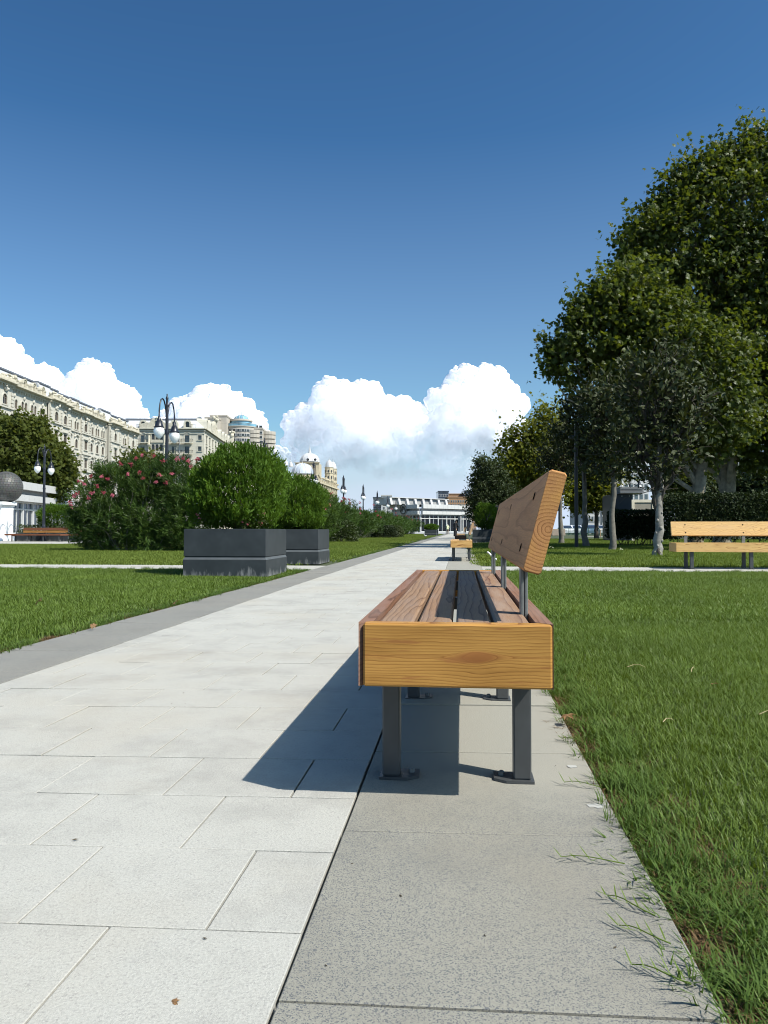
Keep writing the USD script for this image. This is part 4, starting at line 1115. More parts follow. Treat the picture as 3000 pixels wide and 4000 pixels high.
# ------------------------------------------------------------------ buildings
def facade_stone(name, col, rows=.45, var=.10):
    c = np.array(col)
    return mat(name, {"g": ("geometry", {}), "n": ("noise_texture", {"scale": .6, "detail": 7.0, "roughness": .65}), "r": ("rgb_ramp", {"ramp": [(.25, tuple(c * (1 - var * 2.2))), (.5, tuple(c)), (.75, tuple(c * (1 + var)))]}),
        "s": ("separate_xyz", {}), "k": ("math", {"math_type": "divide", "value2": rows}), "f": ("math", {"math_type": "fraction"}), "l": ("map_range", {"from_min": .0, "from_max": .10, "to_min": .84, "to_max": 1.0, "clamp": True}), "m": ("vector_math", {"math_type": "scale"}),
        "b": ("bump", {"strength": .6, "distance": .03}), "p": ("principled_bsdf", {"roughness": .85, "specular_ior_level": .2})},
        [("g.position", "n.vector"), ("n.fac", "r.fac"), ("g.position", "s.vector"), ("s.z", "k.value1"), ("k.value", "f.value1"), ("f.value", "l.value"), ("r.color", "m.vector1"), ("l.result", "m.scale"), ("m.vector", "p.base_color"), ("l.result", "b.height"), ("b.normal", "p.normal")])


M["cream"] = facade_stone("cream_stone", (.475, .455, .395))
M["cream2"] = facade_stone("cream_stone_older", (.50, .475, .395), .6)
M["ochre"] = plain("ochre_stone", (.47, .435, .345), rough=.85, var=.25, scale=1.5, bump=.3, bscale=4)
M["palace"] = facade_stone("palace_stone", (.46, .405, .295), .7)
M["beige"] = facade_stone("beige_cladding", (.40, .365, .315), 3.2, .06)
M["zinc"] = plain("zinc_roof", (.46, .48, .50), rough=.55, var=.12, scale=.8)
M["zinc_dark"] = plain("dark_roof_edge", (.12, .13, .15), rough=.5)
M["whitewash"] = plain("white_paint", (.80, .80, .79), rough=.6, var=.05, scale=1.5)
M["dome_white"] = plain("white_dome_sheet", (.50, .51, .525), rough=.5, var=.08, scale=.5)
M["dome_blue"] = plain("blue_grey_dome", (.42, .47, .55), rough=.4, var=.1, scale=.5)
M["iron"] = plain("black_iron", (.018, .019, .022), rough=.5)
M["frame"] = plain("brown_window_frame", (.16, .13, .10), rough=.6)
M["concrete"] = plain("grey_concrete", (.42, .42, .41), rough=.8, var=.12, scale=.7, bump=.2, bscale=10)
M["fascia"] = plain("pale_fascia_panel", (.45, .45, .445), rough=.6, var=.06, scale=.6)
M["fascia_dark"] = plain("grey_fascia_panel", (.27, .27, .275), rough=.6, var=.1, scale=.8)
M["brick_red"] = plain("dark_red_cladding", (.10, .035, .035), rough=.6, var=.15, scale=.3)
M["brown"] = plain("orange_brown_stone", (.30, .17, .09), rough=.8, var=.15, scale=.1)


def glassy(name, col, rough=.08, spec=.8, var=.5, scale=.3):
    c = np.array(col)
    return mat(name, {"g": ("geometry", {}), "n": ("noise_texture", {"scale": scale, "detail": 3.0}), "r": ("rgb_ramp", {"ramp": [(.3, tuple(c * (1 - var))), (.7, tuple(c * (1 + var)))]}), "p": ("principled_bsdf", {"roughness": rough, "specular_ior_level": spec})},
               [("g.position", "n.vector"), ("n.fac", "r.fac"), ("r.color", "p.base_color")])


M["pane"] = glassy("dark_window_glass", (.035, .034, .034))
M["pane_teal"] = glassy("teal_window_glass", (.05, .075, .085))
M["pane_blue"] = glassy("blue_dome_glass", (.13, .27, .36), .2)
M["pane_navy"] = glassy("navy_glass", (.02, .03, .05))
M["clear_glass"] = mat("pavilion_glass", {"f": ("fresnel", {"IOR": 1.5}), "t": ("transparent_bsdf", {"color": (.80, .86, .87)}), "g": ("glossy_bsdf", {"roughness": .02, "color": (.9, .95, 1.0)}), "m": ("mix_closure", {})}, [("f.fac", "m.fac"), ("t.BSDF", "m.closure1"), ("g.BSDF", "m.closure2")], surface="m.closure")


class Wall:
    """a facade: u along it, z up, w out of it; drawn in metres"""

    def __init__(self, O, e):
        self.O = np.array([O[0], O[1], 0.0]); self.e = unit(np.array([e[0], e[1], 0.0])); self.n = np.array([self.e[1], -self.e[0], 0.0])
        self.M = np.stack([self.e, [0, 0, 1.0], self.n], 1)

    def prism(self, b, poly, w0, w1):
        return b.prism(poly, w1 - w0, self.M, self.O + self.n * w0)

    def box(self, b, u0, u1, z0, z1, w0, w1):
        v = BOXV * [u1 - u0, z1 - z0, w1 - w0] + [(u0 + u1) / 2, (z0 + z1) / 2, (w0 + w1) / 2]
        return b.add(v @ self.M.T + self.O, BOXF)

    def P(self, u, z, w=0.0):
        return self.O + self.e * u + self.n * w + np.array([0, 0, z])

    def u_of(self, px):
        """where the sight line through a pixel column meets the facade"""
        d = ray(px, 2070)[:2]; A = np.array([self.e[:2], -d]).T
        return float(np.linalg.solve(A, EYE[:2] - self.O[:2])[0])

    def z_of(self, px, py):
        p = self.P(self.u_of(px), 0); d = ray(px, py)
        return float(EYE[2] + d[2] * np.linalg.norm(p[:2] - EYE[:2]) / np.linalg.norm(d[:2]))


def arch(u0, u1, z0, z1, round_=True, n=7):
    if not round_:
        return sbox(u0, z0, u1, z1)
    r = (u1 - u0) / 2; c = (u0 + u1) / 2; zs = max(z1 - r, z0 + .1)
    a = np.linspace(0, np.pi, n)
    return Polygon([(u0, z0), (u1, z0)] + [(c + r * math.cos(t), zs + (z1 - zs) * math.sin(t)) for t in a])


def window(parent, W, u0, u1, z0, z1, rnd, pane, frame, surround=None, w=0.0, rec=.13, hood=None, sill=True, mull=True):
    """opening's frame, mullions and pane, with a moulded surround standing proud of the wall"""
    a = arch(u0, u1, z0, z1, rnd)
    b = MB()
    W.prism(b, a.difference(a.buffer(-.09)), w - rec + .03, w - rec + .11)
    if mull:
        W.box(b, (u0 + u1) / 2 - .035, (u0 + u1) / 2 + .035, z0 + .09, z1 - .08, w - rec + .035, w - rec + .10)
        W.box(b, u0 + .09, u1 - .09, z0 + (z1 - z0) * .62, z0 + (z1 - z0) * .62 + .07, w - rec + .034, w - rec + .098)
    f = b.build("window", frame, parent)
    g = MB(); W.prism(g, a, w - rec, w - rec + .02); g.build("pane", pane, f)
    if surround is not None:
        s = MB()
        o = arch(u0 - .22, u1 + .22, z0 - .05, z1 + .22, rnd)
        W.prism(s, o.difference(arch(u0, u1, z0 - .1, z1, rnd)), w + .003, w + .10)
        if sill:
            W.box(s, u0 - .3, u1 + .3, z0 - .22, z0 - .051, w + .004, w + .22)
        if hood == "arch":
            r = (u1 - u0) / 2 + .55; c = (u0 + u1) / 2
            aa = np.linspace(.12 * np.pi, .88 * np.pi, 7)
            W.prism(s, Polygon([(c + r * math.cos(t), z1 + .1 + r * .75 * math.sin(t)) for t in aa] + [(c + (r - .25) * math.cos(t), z1 + .1 + (r - .25) * .75 * math.sin(t)) for t in aa[::-1]]), w + .102, w + .34)
        elif hood == "flat":
            W.box(s, u0 - .4, u1 + .4, z1 + .24, z1 + .44, w + .003, w + .34)
        s.build("surround", surround, f)
    return a


def ornament(b, c, s, rng, n=9):
    for _ in range(n):
        m = trimesh.creation.icosphere(1, s * rng.uniform(.18, .38)); v = np.array(m.vertices) * rng.uniform(.7, 1.3, 3)
        b.add(v + np.asarray(c) + rng.normal(0, 1, 3) * [s * .3, s * .5, s * .25], np.array(m.faces))


br_ = np.random.default_rng(31)
# ---- the long ornate building at the left; columns are read off the photograph and meet the facade plane
A0 = at(527, 2070, 190.0)
E1 = unit(np.array([*ray(1528, 2070)[:2], 0]))
W1 = Wall(A0 - E1 * 100, E1)


def zc(x):
    return x * .3255


UU = lambda x: W1.u_of(zc(x))
Z = lambda y, x=1000: W1.z_of(zc(x), 1400 + y * .3255)
t = thing("ornate_building", "long ornate beige stone building with grey mansard roof, at the left edge", "building")
secs = [(1625, 1515, 1, 1, .35), (1515, 1390, 2, 0, 0), (1390, 1268, 1, 1, .9), (1255, 1050, 3, 0, 0), (1050, 945, 1, 1, .35), (945, 775, 2, 0, 0), (775, 655, 1, 1, .9), (648, 500, 1, 1, 1.4), (500, 40, 4, 0, .7), (40, -170, 1, 1, 1.4), (-170, -700, 4, 0, .7)]
zr = dict(top=Z(566) + 1.2, corn=Z(662), cornb=Z(700), w5t=Z(785), w5b=Z(882), band5=Z(903), w4t=Z(995), w4b=Z(1098), band4=Z(1142), w3t=Z(1212), w3b=Z(1318), band3=Z(1345), w2t=Z(1400), w2b=Z(1475))
for k, (xa, xb, n, single, w) in enumerate(secs):
    ub, ua = UU(xa), UU(xb)     # ua nearer, ub further
    far_out = xb < -60
    w0 = w
    zt = zr["cornb"]
    holes = []; wins = []
    if single:
        c = (ua + ub) / 2; hw = .75
        for zt_, zb_, rd, hd in ((zr["w5t"], zr["w5b"], True, None), (zr["w4t"], zr["w4b"], False, "flat"), (zr["w3t"], zr["w3b"], False, "flat"), (zr["w2t"], zr["w2b"], True, None)):
            wins.append((c - hw, c + hw, zb_, zt_, rd, hd))
    else:
        for q in range(n):
            c = ua + (q + .5) * (ub - ua) / n
            for s in (-1, 1):
                wins.append((c + s * .62 - .46, c + s * .62 + .46, zr["w5b"], zr["w5t"] - .1, True, None))
            wins.append((c - .68, c + .68, zr["w4b"], zr["w4t"], True, "arch"))
            wins.append((c - .68, c + .68, zr["w3b"], zr["w3t"], False, "arch"))
            wins.append((c - .6, c + .6, zr["w2b"], zr["w2t"], True, None))
    wall = sbox(ua, -.1, ub, zt)
    b = MB()
    hol = shapely.union_all([arch(a_, c_, d_, e_, rd) for a_, c_, d_, e_, rd, _ in wins])
    W1.prism(b, wall.difference(hol), w - .45, w)
    W1.box(b, ua + .02, ub - .02, -.1, zt - .02, w - 6, w - .7)
    b.build("wall", M["cream"], t)
    for a_, c_, d_, e_, rd, hd in wins:
        window(t, W1, a_, c_, d_, e_, rd, M["pane"], M["frame"], M["cream"], w, hood=hd)
    b = MB()
    for zz, h, o in ((zr["band5"], .25, .28), (zr["band4"], .35, .3), (zr["band3"], .4, .35)):
        W1.box(b, ua + .004, ub - .004, zz - h, zz, w + .104 if single else w + .002, w + o)
    b.build("string_course", M["cream"], t, kind="stuff")
    # quoins and pilasters
    b = MB()
    zq = np.arange(.5, zt - 1.2, .62)
    if single:
        for uq in (ua + .35, ub - .35):
            for i, z in enumerate(zq):
                hw = .42 if i % 2 else .34
                W1.box(b, uq - hw, uq + hw, z, z + .5, w + .005, w + .17)
        ornament(b, W1.P((ua + ub) / 2, zr["w5t"] + .9, w + .1), .9, br_, 8)
    else:
        for q in range(n):
            c = ua + (q + .5) * (ub - ua) / n
            m = trimesh.creation.icosphere(1, .32); b.add(np.array(m.vertices) * [.6, 1, 1.2] + W1.P(c, zr["w5t"] + .55, w + .08), np.array(m.faces))
            for s in (-.75, .75):
                W1.box(b, c + s - .3, c + s + .3, zr["w4t"] + 1.0, zr["w4t"] + 1.7, w + .005, w + .12)
    b.build("quoins_and_carving", M["cream"], t, kind="stuff")
    # cornice
    b = MB()
    W1.box(b, ua - .1, ub + .1, zt, zt + .35, w - .5, w + .35); W1.box(b, ua - .15, ub + .15, zt + .352, zr["corn"] - .25, w - .5, w + .8); W1.box(b, ua - .2, ub + .2, zr["corn"] - .248, zr["corn"], w - .5, w + 1.0)
    nm_ = max(3, int((ub - ua) / .9))
    for q in range(nm_):
        c = ua + (q + .5) * (ub - ua) / nm_
        W1.box(b, c - .14, c + .14, zt - .35, zt - .01, w + .002, w + .33)
    b.build("cornice", M["ochre"], t)
    # attic: carved parapet on the single bays, arched dormers on the wide ones
    if single:
        b = MB(); W1.box(b, ua, ub, zr["corn"] + .002, zr["corn"] + .6, w - .4, w + .5); b.build("parapet", M["ochre"], t)
        b = MB()
        for uu in np.linspace(ua + .5, ub - .5, 4):
            ornament(b, W1.P(uu, zr["corn"] + .85, w + .1), .75, br_, 8)
        b.build("carved_group", M["ochre"], t)
    else:
        for q in range(n):
            c = ua + (q + .5) * (ub - ua) / n
            zd = zr["corn"]
            b = MB(); o = arch(c - .62, c + .62, zd, zd + 1.7); i_ = arch(c - .36, c + .36, zd + .2, zd + 1.4)
            W1.prism(b, o.difference(i_), w - .9, w + .1)
            W1.prism(b, arch(c - .55, c + .55, zd, zd + 1.6), w - 2.4, w - .95)
            W1.prism(b, arch(c - .78, c + .78, zd + .95, zd + 1.85).difference(arch(c - .62, c + .62, zd, zd + 1.7)), w - .5, w + .25)
            for s in (-.9, .9):
                W1.box(b, c + s - .2, c + s + .2, zd, zd + .95, w - .5, w + .2); W1.box(b, c + s - .26, c + s + .26, zd + .95, zd + 1.12, w - .55, w + .3)
            d_ = b.build("dormer", M["ochre"], t)
            g = MB(); W1.prism(g, i_, w - .6, w - .57); W1.box(g, c - .03, c + .03, zd + .2, zd + 1.5, w - .56, w - .5); g.build("pane", M["pane"], d_)
    # mansard: a steep sheet with standing seams and a dark edge on top
    b = MB(); zt2 = zr["top"]
    q = lambda u, z, w_: W1.P(u, z, w_)
    v = [q(ua, zr["corn"], w - .7), q(ub, zr["corn"], w - .9), q(ub, zt2, w - 2.6), q(ua, zt2, w - 2.6), q(ua, zr["corn"], w - 12), q(ub, zr["corn"], w - 12), q(ub, zt2, w - 12), q(ua, zt2, w - 12)]
    b.add(v, [(0, 1, 2, 3), (1, 5, 6, 2), (5, 4, 7, 6), (4, 0, 3, 7), (3, 2, 6, 7)])
    for uu in np.arange(ua + .3, ub, .8):
        v = [q(uu, zr["corn"], w - .86), q(uu + .08, zr["corn"], w - .86), q(uu + .08, zt2, w - 2.56), q(uu, zt2, w - 2.56)]
        b.add(v, [(0, 1, 2, 3)])
    rf = b.build("roof", M["zinc"], t)
    b = MB(); W1.box(b, ua, ub, zt2, zt2 + .3, w - 3.0, w - 2.3); b.build("roof_edge", M["zinc_dark"], rf)
    if k in (0, 2, 4, 6, 7, 9):
        b = MB(); v = [q(ua - .1, zr["corn"] + .1, w - .75), q(ua + .35, zr["corn"] + .1, w - .75), q(ua + .35, zt2, w - 2.4), q(ua - .1, zt2, w - 2.4)]
        v += [x - W1.n * .3 for x in v]
        b.add(v, [(0, 1, 2, 3), (0, 4, 5, 1), (1, 5, 6, 2), (3, 2, 6, 7), (0, 3, 7, 4), (4, 7, 6, 5)]); b.build("roof_hip", M["fascia"], rf)

# ---- second building: front towards the viewer, long side receding to the right
D2 = 232.0
fw = lambda D: EYE + F / np.linalg.norm(F[:2]) * D
pxm = D2 / 3000.0
E2 = np.array([math.cos(YAW), math.sin(YAW), 0])
O2 = at(795, 2070, 1.0); O2 = EYE + (O2 - EYE) * (D2 / np.dot(O2 - EYE, np.array([-math.sin(YAW), math.cos(YAW), 0])))
W2 = Wall(O2 - E2 * 28, E2)
E3 = unit(np.array([*ray(1360, 2070)[:2], 0]))
W3 = Wall(O2, E3)
q2 = lambda x: W2.u_of(500 + x * .33755)       # columns of an enlarged view of the photograph
h2 = lambda y: W2.z_of(700, 1560 + y * .33755)
t = thing("corner_building", "cream corner building with balconies and mansard roof, behind the tall twin lamp", "building")
zcorn, zeave, zroof = h2(345), h2(332), h2(222)
wins = []
rows = ((415, 497), (545, 625), (670, 745), (790, 860))
for y0, y1 in rows:
    for x0, x1, kd in ((137, 186, "b"), (500, 551, "b"), (653, 704, "b"), (805, 846, "w")):
        wins.append((q2(x0), q2(x1), h2(y1 if kd == "b" else y1 - 28), h2(y0), False, kd))
    for x0, x1 in ((265, 302), (312, 348), (358, 396)):
        wins.append((q2(x0), q2(x1), h2(y1 - 30), h2(y0 - 25), True, "l"))
u0, u1 = q2(-90), 28.0
wall = sbox(u0, -.1, u1, zcorn)
b = MB(); W2.prism(b, wall.difference(shapely.union_all([arch(a, c, d, e, r) for a, c, d, e, r, _ in wins])), -.5, 0.0)
W2.box(b, u0 + .1, u1 - .6, -.1, zcorn - .05, -9, -.8)
b.build("wall", M["cream2"], t)
for a, c, d, e, r, kd in wins:
    window(t, W2, a, c, d, e, r, M["pane_teal"] if kd != "l" else M["pane"], M["iron"], M["cream2"], 0.0, hood="arch" if kd == "b" else None, sill=kd == "w")
    if kd == "b":
        b = MB(); W2.box(b, a - 1.1, c + 1.1, d - .35, d - .1, .225, 1.2); 
        sl = b.build("balcony", M["cream2"], t)
        b = MB(); W2.box(b, a - 1.05, c + 1.05, d + .85, d + .93, 1.1, 1.16)
        for uu in np.arange(a - 1.05, c + 1.06, .22):
            W2.box(b, uu - .025, uu + .025, d - .1, d + .86, 1.11, 1.15)
        for uu in (a - 1.05, c + 1.05):
            W2.box(b, uu - .03, uu + .03, d + .85, d + .93, .01, 1.1); W2.box(b, uu - .03, uu + .03, d - .1, d + .86, .5, .55)
        b.build("railing", M["iron"], sl)
b = MB()
for x in (237, 418):
    uu = q2(x)
    for y0, y1 in rows:
        b.lathe([(.55, h2(y1 + 28)), (.55, h2(y1 + 22)), (.36, h2(y1 + 20)), (.33, h2(y0 - 2)), (.62, h2(y0 - 12)), (.62, h2(y0 - 18))], c=W2.P(uu, 0, .25), n=10)
for y0, y1 in rows:
    W2.box(b, q2(255), q2(403), h2(y1 + 4), h2(y1 - 24), .105, .35)
b.build("loggia_columns", M["ochre"], t)
b = MB(); W2.box(b, u0, u1 + .5, zcorn, zeave, -.5, .8); W2.box(b, u0, u1 + .35, zcorn - .6, zcorn - .35, .002, .3); W2.box(b, u0, u1 + .2, h2(400), h2(390), .002, .2); b.build("cornice", M["cream2"], t)
b = MB(); W2.box(b, q2(592) - .1, q2(592) + .1, 0, zcorn - .6, .01, .22); b.build("downpipe", M["fascia"], t)
b = MB(); zz = zroof
v = [W2.P(u0, zeave, -.6), W2.P(u1, zeave, -.6), W2.P(u1 - 3.4, zz, -4), W2.P(u0, zz, -4), W2.P(u1 - 3.4, zz, -14), W2.P(u0, zz, -14)]
b.add(v, [(0, 1, 2, 3), (3, 2, 4, 5)])
b.add([W2.P(u1, zeave, -.6), W3.P(70, zeave, -.6), W3.P(70, zz, -4), W2.P(u1 - 3.4, zz, -4)], [(0, 1, 2, 3)])
rf = b.build("roof", M["zinc"], t)
b = MB(); W2.box(b, u0, u1 - 3.4, zz, zz + .6, -5, -3.9); b.build("roof_edge", M["zinc_dark"], rf)
b = MB()
for x in (95, 450, 720):
    for uu in np.arange(q2(x), q2(x + 55), .35):
        W2.box(b, uu - .03, uu + .03, zeave, zeave + 1.1, .4, .46)
    W2.box(b, q2(x), q2(x + 55), zeave + 1.1, zeave + 1.18, .4, .46)
b.build("roof_railing", M["iron"], t)
for x0, x1, big in ((140, 190, 0), (312, 350, 1), (500, 550, 0), (655, 705, 0)):
    a, c = q2(x0), q2(x1); m_ = (a + c) / 2; top = h2(255)
    b = MB(); i_ = arch(a, c, zeave + .3, top)
    W2.prism(b, arch(a - .55, c + .55, zeave, top + .5).difference(i_), -2.0, .1)
    W2.prism(b, arch(a - .5, c + .5, zeave, top + .3), -4.5, -2.05)
    if big:
        W2.prism(b, Polygon([(m_ - 5.2, zeave), (m_ + 5.2, zeave), (m_ + 5.0, zeave + 1.2), (m_ + 3.0, zeave + 1.6), (m_ + 2.2, top - .4), (m_ + 1.2, top + .9), (m_ - 1.2, top + .9), (m_ - 2.2, top - .4), (m_ - 3.0, zeave + 1.6), (m_ - 5.0, zeave + 1.2)]).difference(arch(a - .2, c + .2, zeave, top + .2)), .11, .7)
        ornament(b, W2.P(m_, top + 1.0, .4), .8, br_, 8)
    dd = b.build("dormer", M["ochre"] if big else M["cream2"], t)
    g = MB(); W2.prism(g, i_, -.5, -.45); g.build("pane", M["pane"], dd)
# side that recedes
wins = []
for y0, y1 in rows:
    for uu in np.arange(4, 68, 5.4):
        wins.append((uu - .8, uu + .8, h2(y1), h2(y0), (int(uu) // 5) % 3 == 1))
b = MB(); W3.prism(b, sbox(0.02, -.1, 70, zcorn).difference(shapely.union_all([arch(*x) for x in wins])), -.5, 0); W3.box(b, .5, 69.5, -.1, zcorn - .05, -9, -.8); b.build("wall", M["cream2"], t)
for x in wins:
    window(t, W3, *x, M["pane_teal"], M["iron"], M["cream2"], 0.0, hood="flat")
b = MB(); W3.box(b, .02, 70, zcorn, zeave, -.4, .8); W3.box(b, .3, 70, zcorn - .6, zcorn - .35, .002, .3); b.build("cornice", M["cream2"], t)
for uu, big in ((5, 0), (12, 0), (21, 1), (31, 0), (37, 0), (43, 0), (49, 0), (58, 1), (66, 0)):
    b = MB(); i_ = arch(uu - .6, uu + .6, zeave + .3, zeave + 3.0); k_ = 1.5 if big else 1
    W3.prism(b, arch(uu - 1.3 * k_, uu + 1.3 * k_, zeave, zeave + 3.6 * k_).difference(i_), -3.0, .15)
    if big:
        W3.box(b, uu - 3.4, uu + 3.4, zeave, zeave + 2.2, -.5, .1); ornament(b, W3.P(uu, zeave + 5.6, 0), 1.8, br_, 9)
    dd = b.build("dormer", M["ochre"] if big else M["cream2"], t)
    g = MB(); W3.prism(g, i_, -.5, -.45); g.build("pane", M["pane"], dd)
t_ = thing("rooftop_hut", "small pale rooftop hut with satellite dish above the corner building", "building")
b = MB(); W2.box(b, q2(625), q2(700), zz, h2(170), -13, -9); b.build("wall", M["cream2"], t_)
b = MB(); W2.box(b, q2(640), q2(660), h2(205), h2(185), -8.99, -8.9); b.build("window", M["pane"], t_)
b = MB(); dsh = W2.P(q2(735), h2(195), -9); b.lathe([(.05, 0), (.7, .15), (1.1, .5)], n=12).moved(rotx(1.2), dsh); b.tube([dsh, dsh - [0, 0, 1.6]], .08, 6); b.build("satellite_dish", M["concrete"], t_)

# ---- round tower block with the blue dome
D4 = 330.0
O4 = at(500, 2070, 1.0); O4 = EYE + (O4 - EYE) * (D4 / np.dot(O4 - EYE, np.array([-math.sin(YAW), math.cos(YAW), 0])))
W4 = Wall(O4, E2)
q4 = lambda x: W4.u_of(500 + x * .33755)
h4 = lambda y: W4.z_of(800, 1560 + y * .33755)
t = thing("round_tower_block", "beige apartment tower with round top, glass bands and blue dome", "building")
cu = q4(1195); ctr = W4.P(cu, 0, -22)
rr = lambda a, b_: (q4(b_) - q4(a)) / 2
R1, R2_, R3 = rr(968, 1386), rr(1085, 1345), rr(1095, 1280)
b = MB().lathe([(R1, 0), (R1, h4(262)), (R1 + .3, h4(260)), (R1 + .3, h4(250)), (R1 * .96, h4(249)), (R1 * .96, h4(232))], c=ctr, n=40).lathe([(R1 * .97, h4(231)), (R1 * .99, h4(218)), (R2_ + .3, h4(216)), (R2_ + .3, h4(205)), (.1, h4(204))], c=ctr, n=40).lathe([(R2_, h4(179)), (R2_ + .4, h4(176)), (R2_ + .3, h4(156)), (R3, h4(154)), (.1, h4(153))], c=ctr, n=40)
bd = b.build("round_wall", M["beige"], t, smooth=30)
b = MB().lathe([(R1 * .985, h4(252)), (R1 * .985, h4(215))], c=ctr, n=40).lathe([(R2_ * .98, h4(206)), (R2_ * .98, h4(175))], c=ctr, n=40); b.build("glass_band", M["pane_blue"], t)
a = np.linspace(0, np.pi / 2, 7)
MB().lathe([(R3 * .98 * math.cos(x), h4(153) + (h4(93) - h4(153)) * math.sin(x)) for x in a[:-1]] + [(.05, h4(93))], c=ctr, n=24).build("dome", M["pane_blue"], t)
b = MB()
for g_ in np.arange(12) * np.pi / 6:
    b.tube([ctr + [R3 * math.cos(x) * math.cos(g_), R3 * math.cos(x) * math.sin(g_), h4(153) + (h4(92) - h4(153)) * math.sin(x)] for x in a], .12, 4)
b.tube([ctr + [0, 0, h4(95)], ctr + [0, 0, h4(60)], ctr + [0, 0, h4(30)]], [.35, .2, .08], 6); b.build("dome_ribs", M["fascia"], t)
for y0, y1 in ((290, 322), (346, 378), (404, 436), (462, 494)):
    for g_ in np.linspace(-2.5, -.65, 8):
        d_ = np.array([math.cos(g_), math.sin(g_), 0]); e_ = np.array([-d_[1], d_[0], 0])
        Wc = Wall(ctr + d_ * R1 * .995, e_)
        b = MB(); Wc.box(b, -1.5, 1.5, h4(y1), h4(y0), .01, .14); f_ = b.build("window", M["fascia"], t)
        b = MB(); Wc.box(b, -1.3, 1.3, h4(y1 - 2), h4(y0 + 2), .141, .17); b.build("pane", M["pane"], f_)
b = MB()
for x0, x1, y0, y1, w0, w1 in ((845, 995, 200, 520, -16, -6), (868, 1068, 150, 520, -24, -12), (1380, 1475, 285, 600, -30, -18), (1475, 1500, 310, 600, -34, -22)):
    W4.box(b, q4(x0), q4(x1), -.1, h4(y0), w0, w1); W4.box(b, q4(x0) - .2, q4(x1) + .2, h4(y0), h4(y0) + .8, w0 - .2, w1 + .2)
b.build("block_wall", M["beige"], t)
for y0 in (300, 350, 405, 460):
    for x in (1300, 1345, 1512):
        c = W4.P(q4(x), h4(y0 + 45), -19 if x < 1500 else -24)
        b = MB().lathe([(2.4, 0), (3.1, .4), (3.1, 1.9), (2.9, 1.9), (2.9, .5), (.1, .45)], c=c, n=16, squash=(1.25, 1)); b.build("balcony", M["beige"], t)
for y0, y1 in ((240, 268), (310, 336), (366, 392), (424, 452)):
    for x0, x1, w in ((918, 940, -6), (1402, 1420, -18), (1438, 1470, -18)):
        b = MB(); W4.box(b, q4(x0) - .2, q4(x1) + .2, h4(y1) - .2, h4(y0) + .2, w + .01, w + .12); f_ = b.build("window", M["fascia"], t)
        b = MB(); W4.box(b, q4(x0), q4(x1), h4(y1), h4(y0), w + .121, w + .16); b.build("pane", M["pane"], f_)
t = thing("dark_red_tower", "dark red rooftop block left of the blue domed tower", "building")
b = MB(); W4.box(b, q4(787), q4(905), -.1, h4(103), -40, -27); b.build("wall", M["brick_red"], t)
b = MB(); W4.box(b, q4(812), q4(832), h4(198), h4(168), -26.99, -26.8); b.build("window", M["fascia"], t)

# ---- domed palace further along
D5 = 300.0
q5 = lambda x: 1060 + x * .21700
t = thing("domed_palace", "cream palace with white ribbed domes and twin turrets, above the thuja bushes", "building")
cd = np.array([-math.sin(YAW), math.cos(YAW), 0])


def pt5(x, y, D):
    d = ray(q5(x), 1700 + y * .217); return EYE + d * (D / np.dot(d, cd))


def dome(b, rb, x, y0, y1, r, D, n=24, pointed=.0, drum=None, spire=None):
    c = pt5(x, y0, D); s = D / 3000 * .217; R_ = r * s; H = (y0 - y1) * s
    a = np.linspace(0, np.pi / 2, 9)
    pr = [(max(R_ * (math.cos(v) ** (1 - pointed * .35)), .05), H * (math.sin(v) ** (1.0 + pointed))) for v in a]
    b.lathe(pr, c=c, n=n)
    for k in range(n // 2):
        g_ = k * 4 * np.pi / n
        rb.tube([c + [p * math.cos(g_) * 1.01, p * math.sin(g_) * 1.01, z] for p, z in pr], R_ * .025, 4)
    if spire:
        z0 = H
        for dz, r_ in ((0, 26), (4, 30), (10, 20), (20, 24), (26, 14), (60, 17), (66, 9), (100, 7), (spire, 1)):
            pass
        rb.lathe([(26 * s * spire / 180, z0 - 4 * s), (30 * s * spire / 180, z0 + spire * .04 * s), (17 * s * spire / 180, z0 + spire * .2 * s), (22 * s * spire / 180, z0 + spire * .26 * s), (13 * s * spire / 180, z0 + spire * .4 * s), (15 * s * spire / 180, z0 + spire * .45 * s), (6 * s * spire / 180, z0 + spire * .55 * s), (.03, z0 + spire * s)], c=c, n=10)
    return c


b, rb = MB(), MB()
dome(b, rb, 690, 485, 325, 180, 305, spire=180); b.build("great_dome", M["dome_white"], t, smooth=40); rb.build("dome_ribs", M["fascia"], t)
for x in (657, 790):
    c = pt5(x, 440, 305 - math.sqrt(max(0, 13.5 ** 2 - ((x - 690) * .0217 * 1.016) ** 2 * 1)) * .9)
    MB().lathe([(.05, 0), (.42, .05), (.55, .2), (.42, .35)], n=10).moved(rotx(math.pi / 2), c).build("round_dormer", M["pane"], t)
b, rb = MB(), MB(); dome(b, rb, 560, 700, 505, 205, 285, spire=60); b.build("side_dome", M["dome_blue"], t, smooth=40); rb.build("dome_ribs", M["fascia"], t)
for x, y0, y1, r, D in ((1040, 580, 450, 70, 300), (1108, 605, 480, 66, 312), (262, 540, 455, 40, 290), (350, 570, 480, 42, 300), (65, 330, 250, 45, 300)):
    b, rb = MB(), MB(); dome(b, rb, x, y0, y1, r, D, 16, .35, spire=60); o = b.build("turret_dome", M["dome_white"], t, smooth=40); rb.build("dome_ribs", M["fascia"], o)
W5 = Wall(pt5(430, 490, 298), E2)
b = MB(); z5 = lambda y, D=298: 0.7 + (2070 - (1700 + y * .217)) * D / 3000
W5.box(b, 0, (940 - 430) * .217 * 298 / 3000 * .84, 0, z5(490), -12, 0); W5.box(b, -.4, (855 - 430) * .217 * 298 / 3000 + .4, z5(498), z5(488), -.01, .4); b.build("central_block", M["palace"], t)
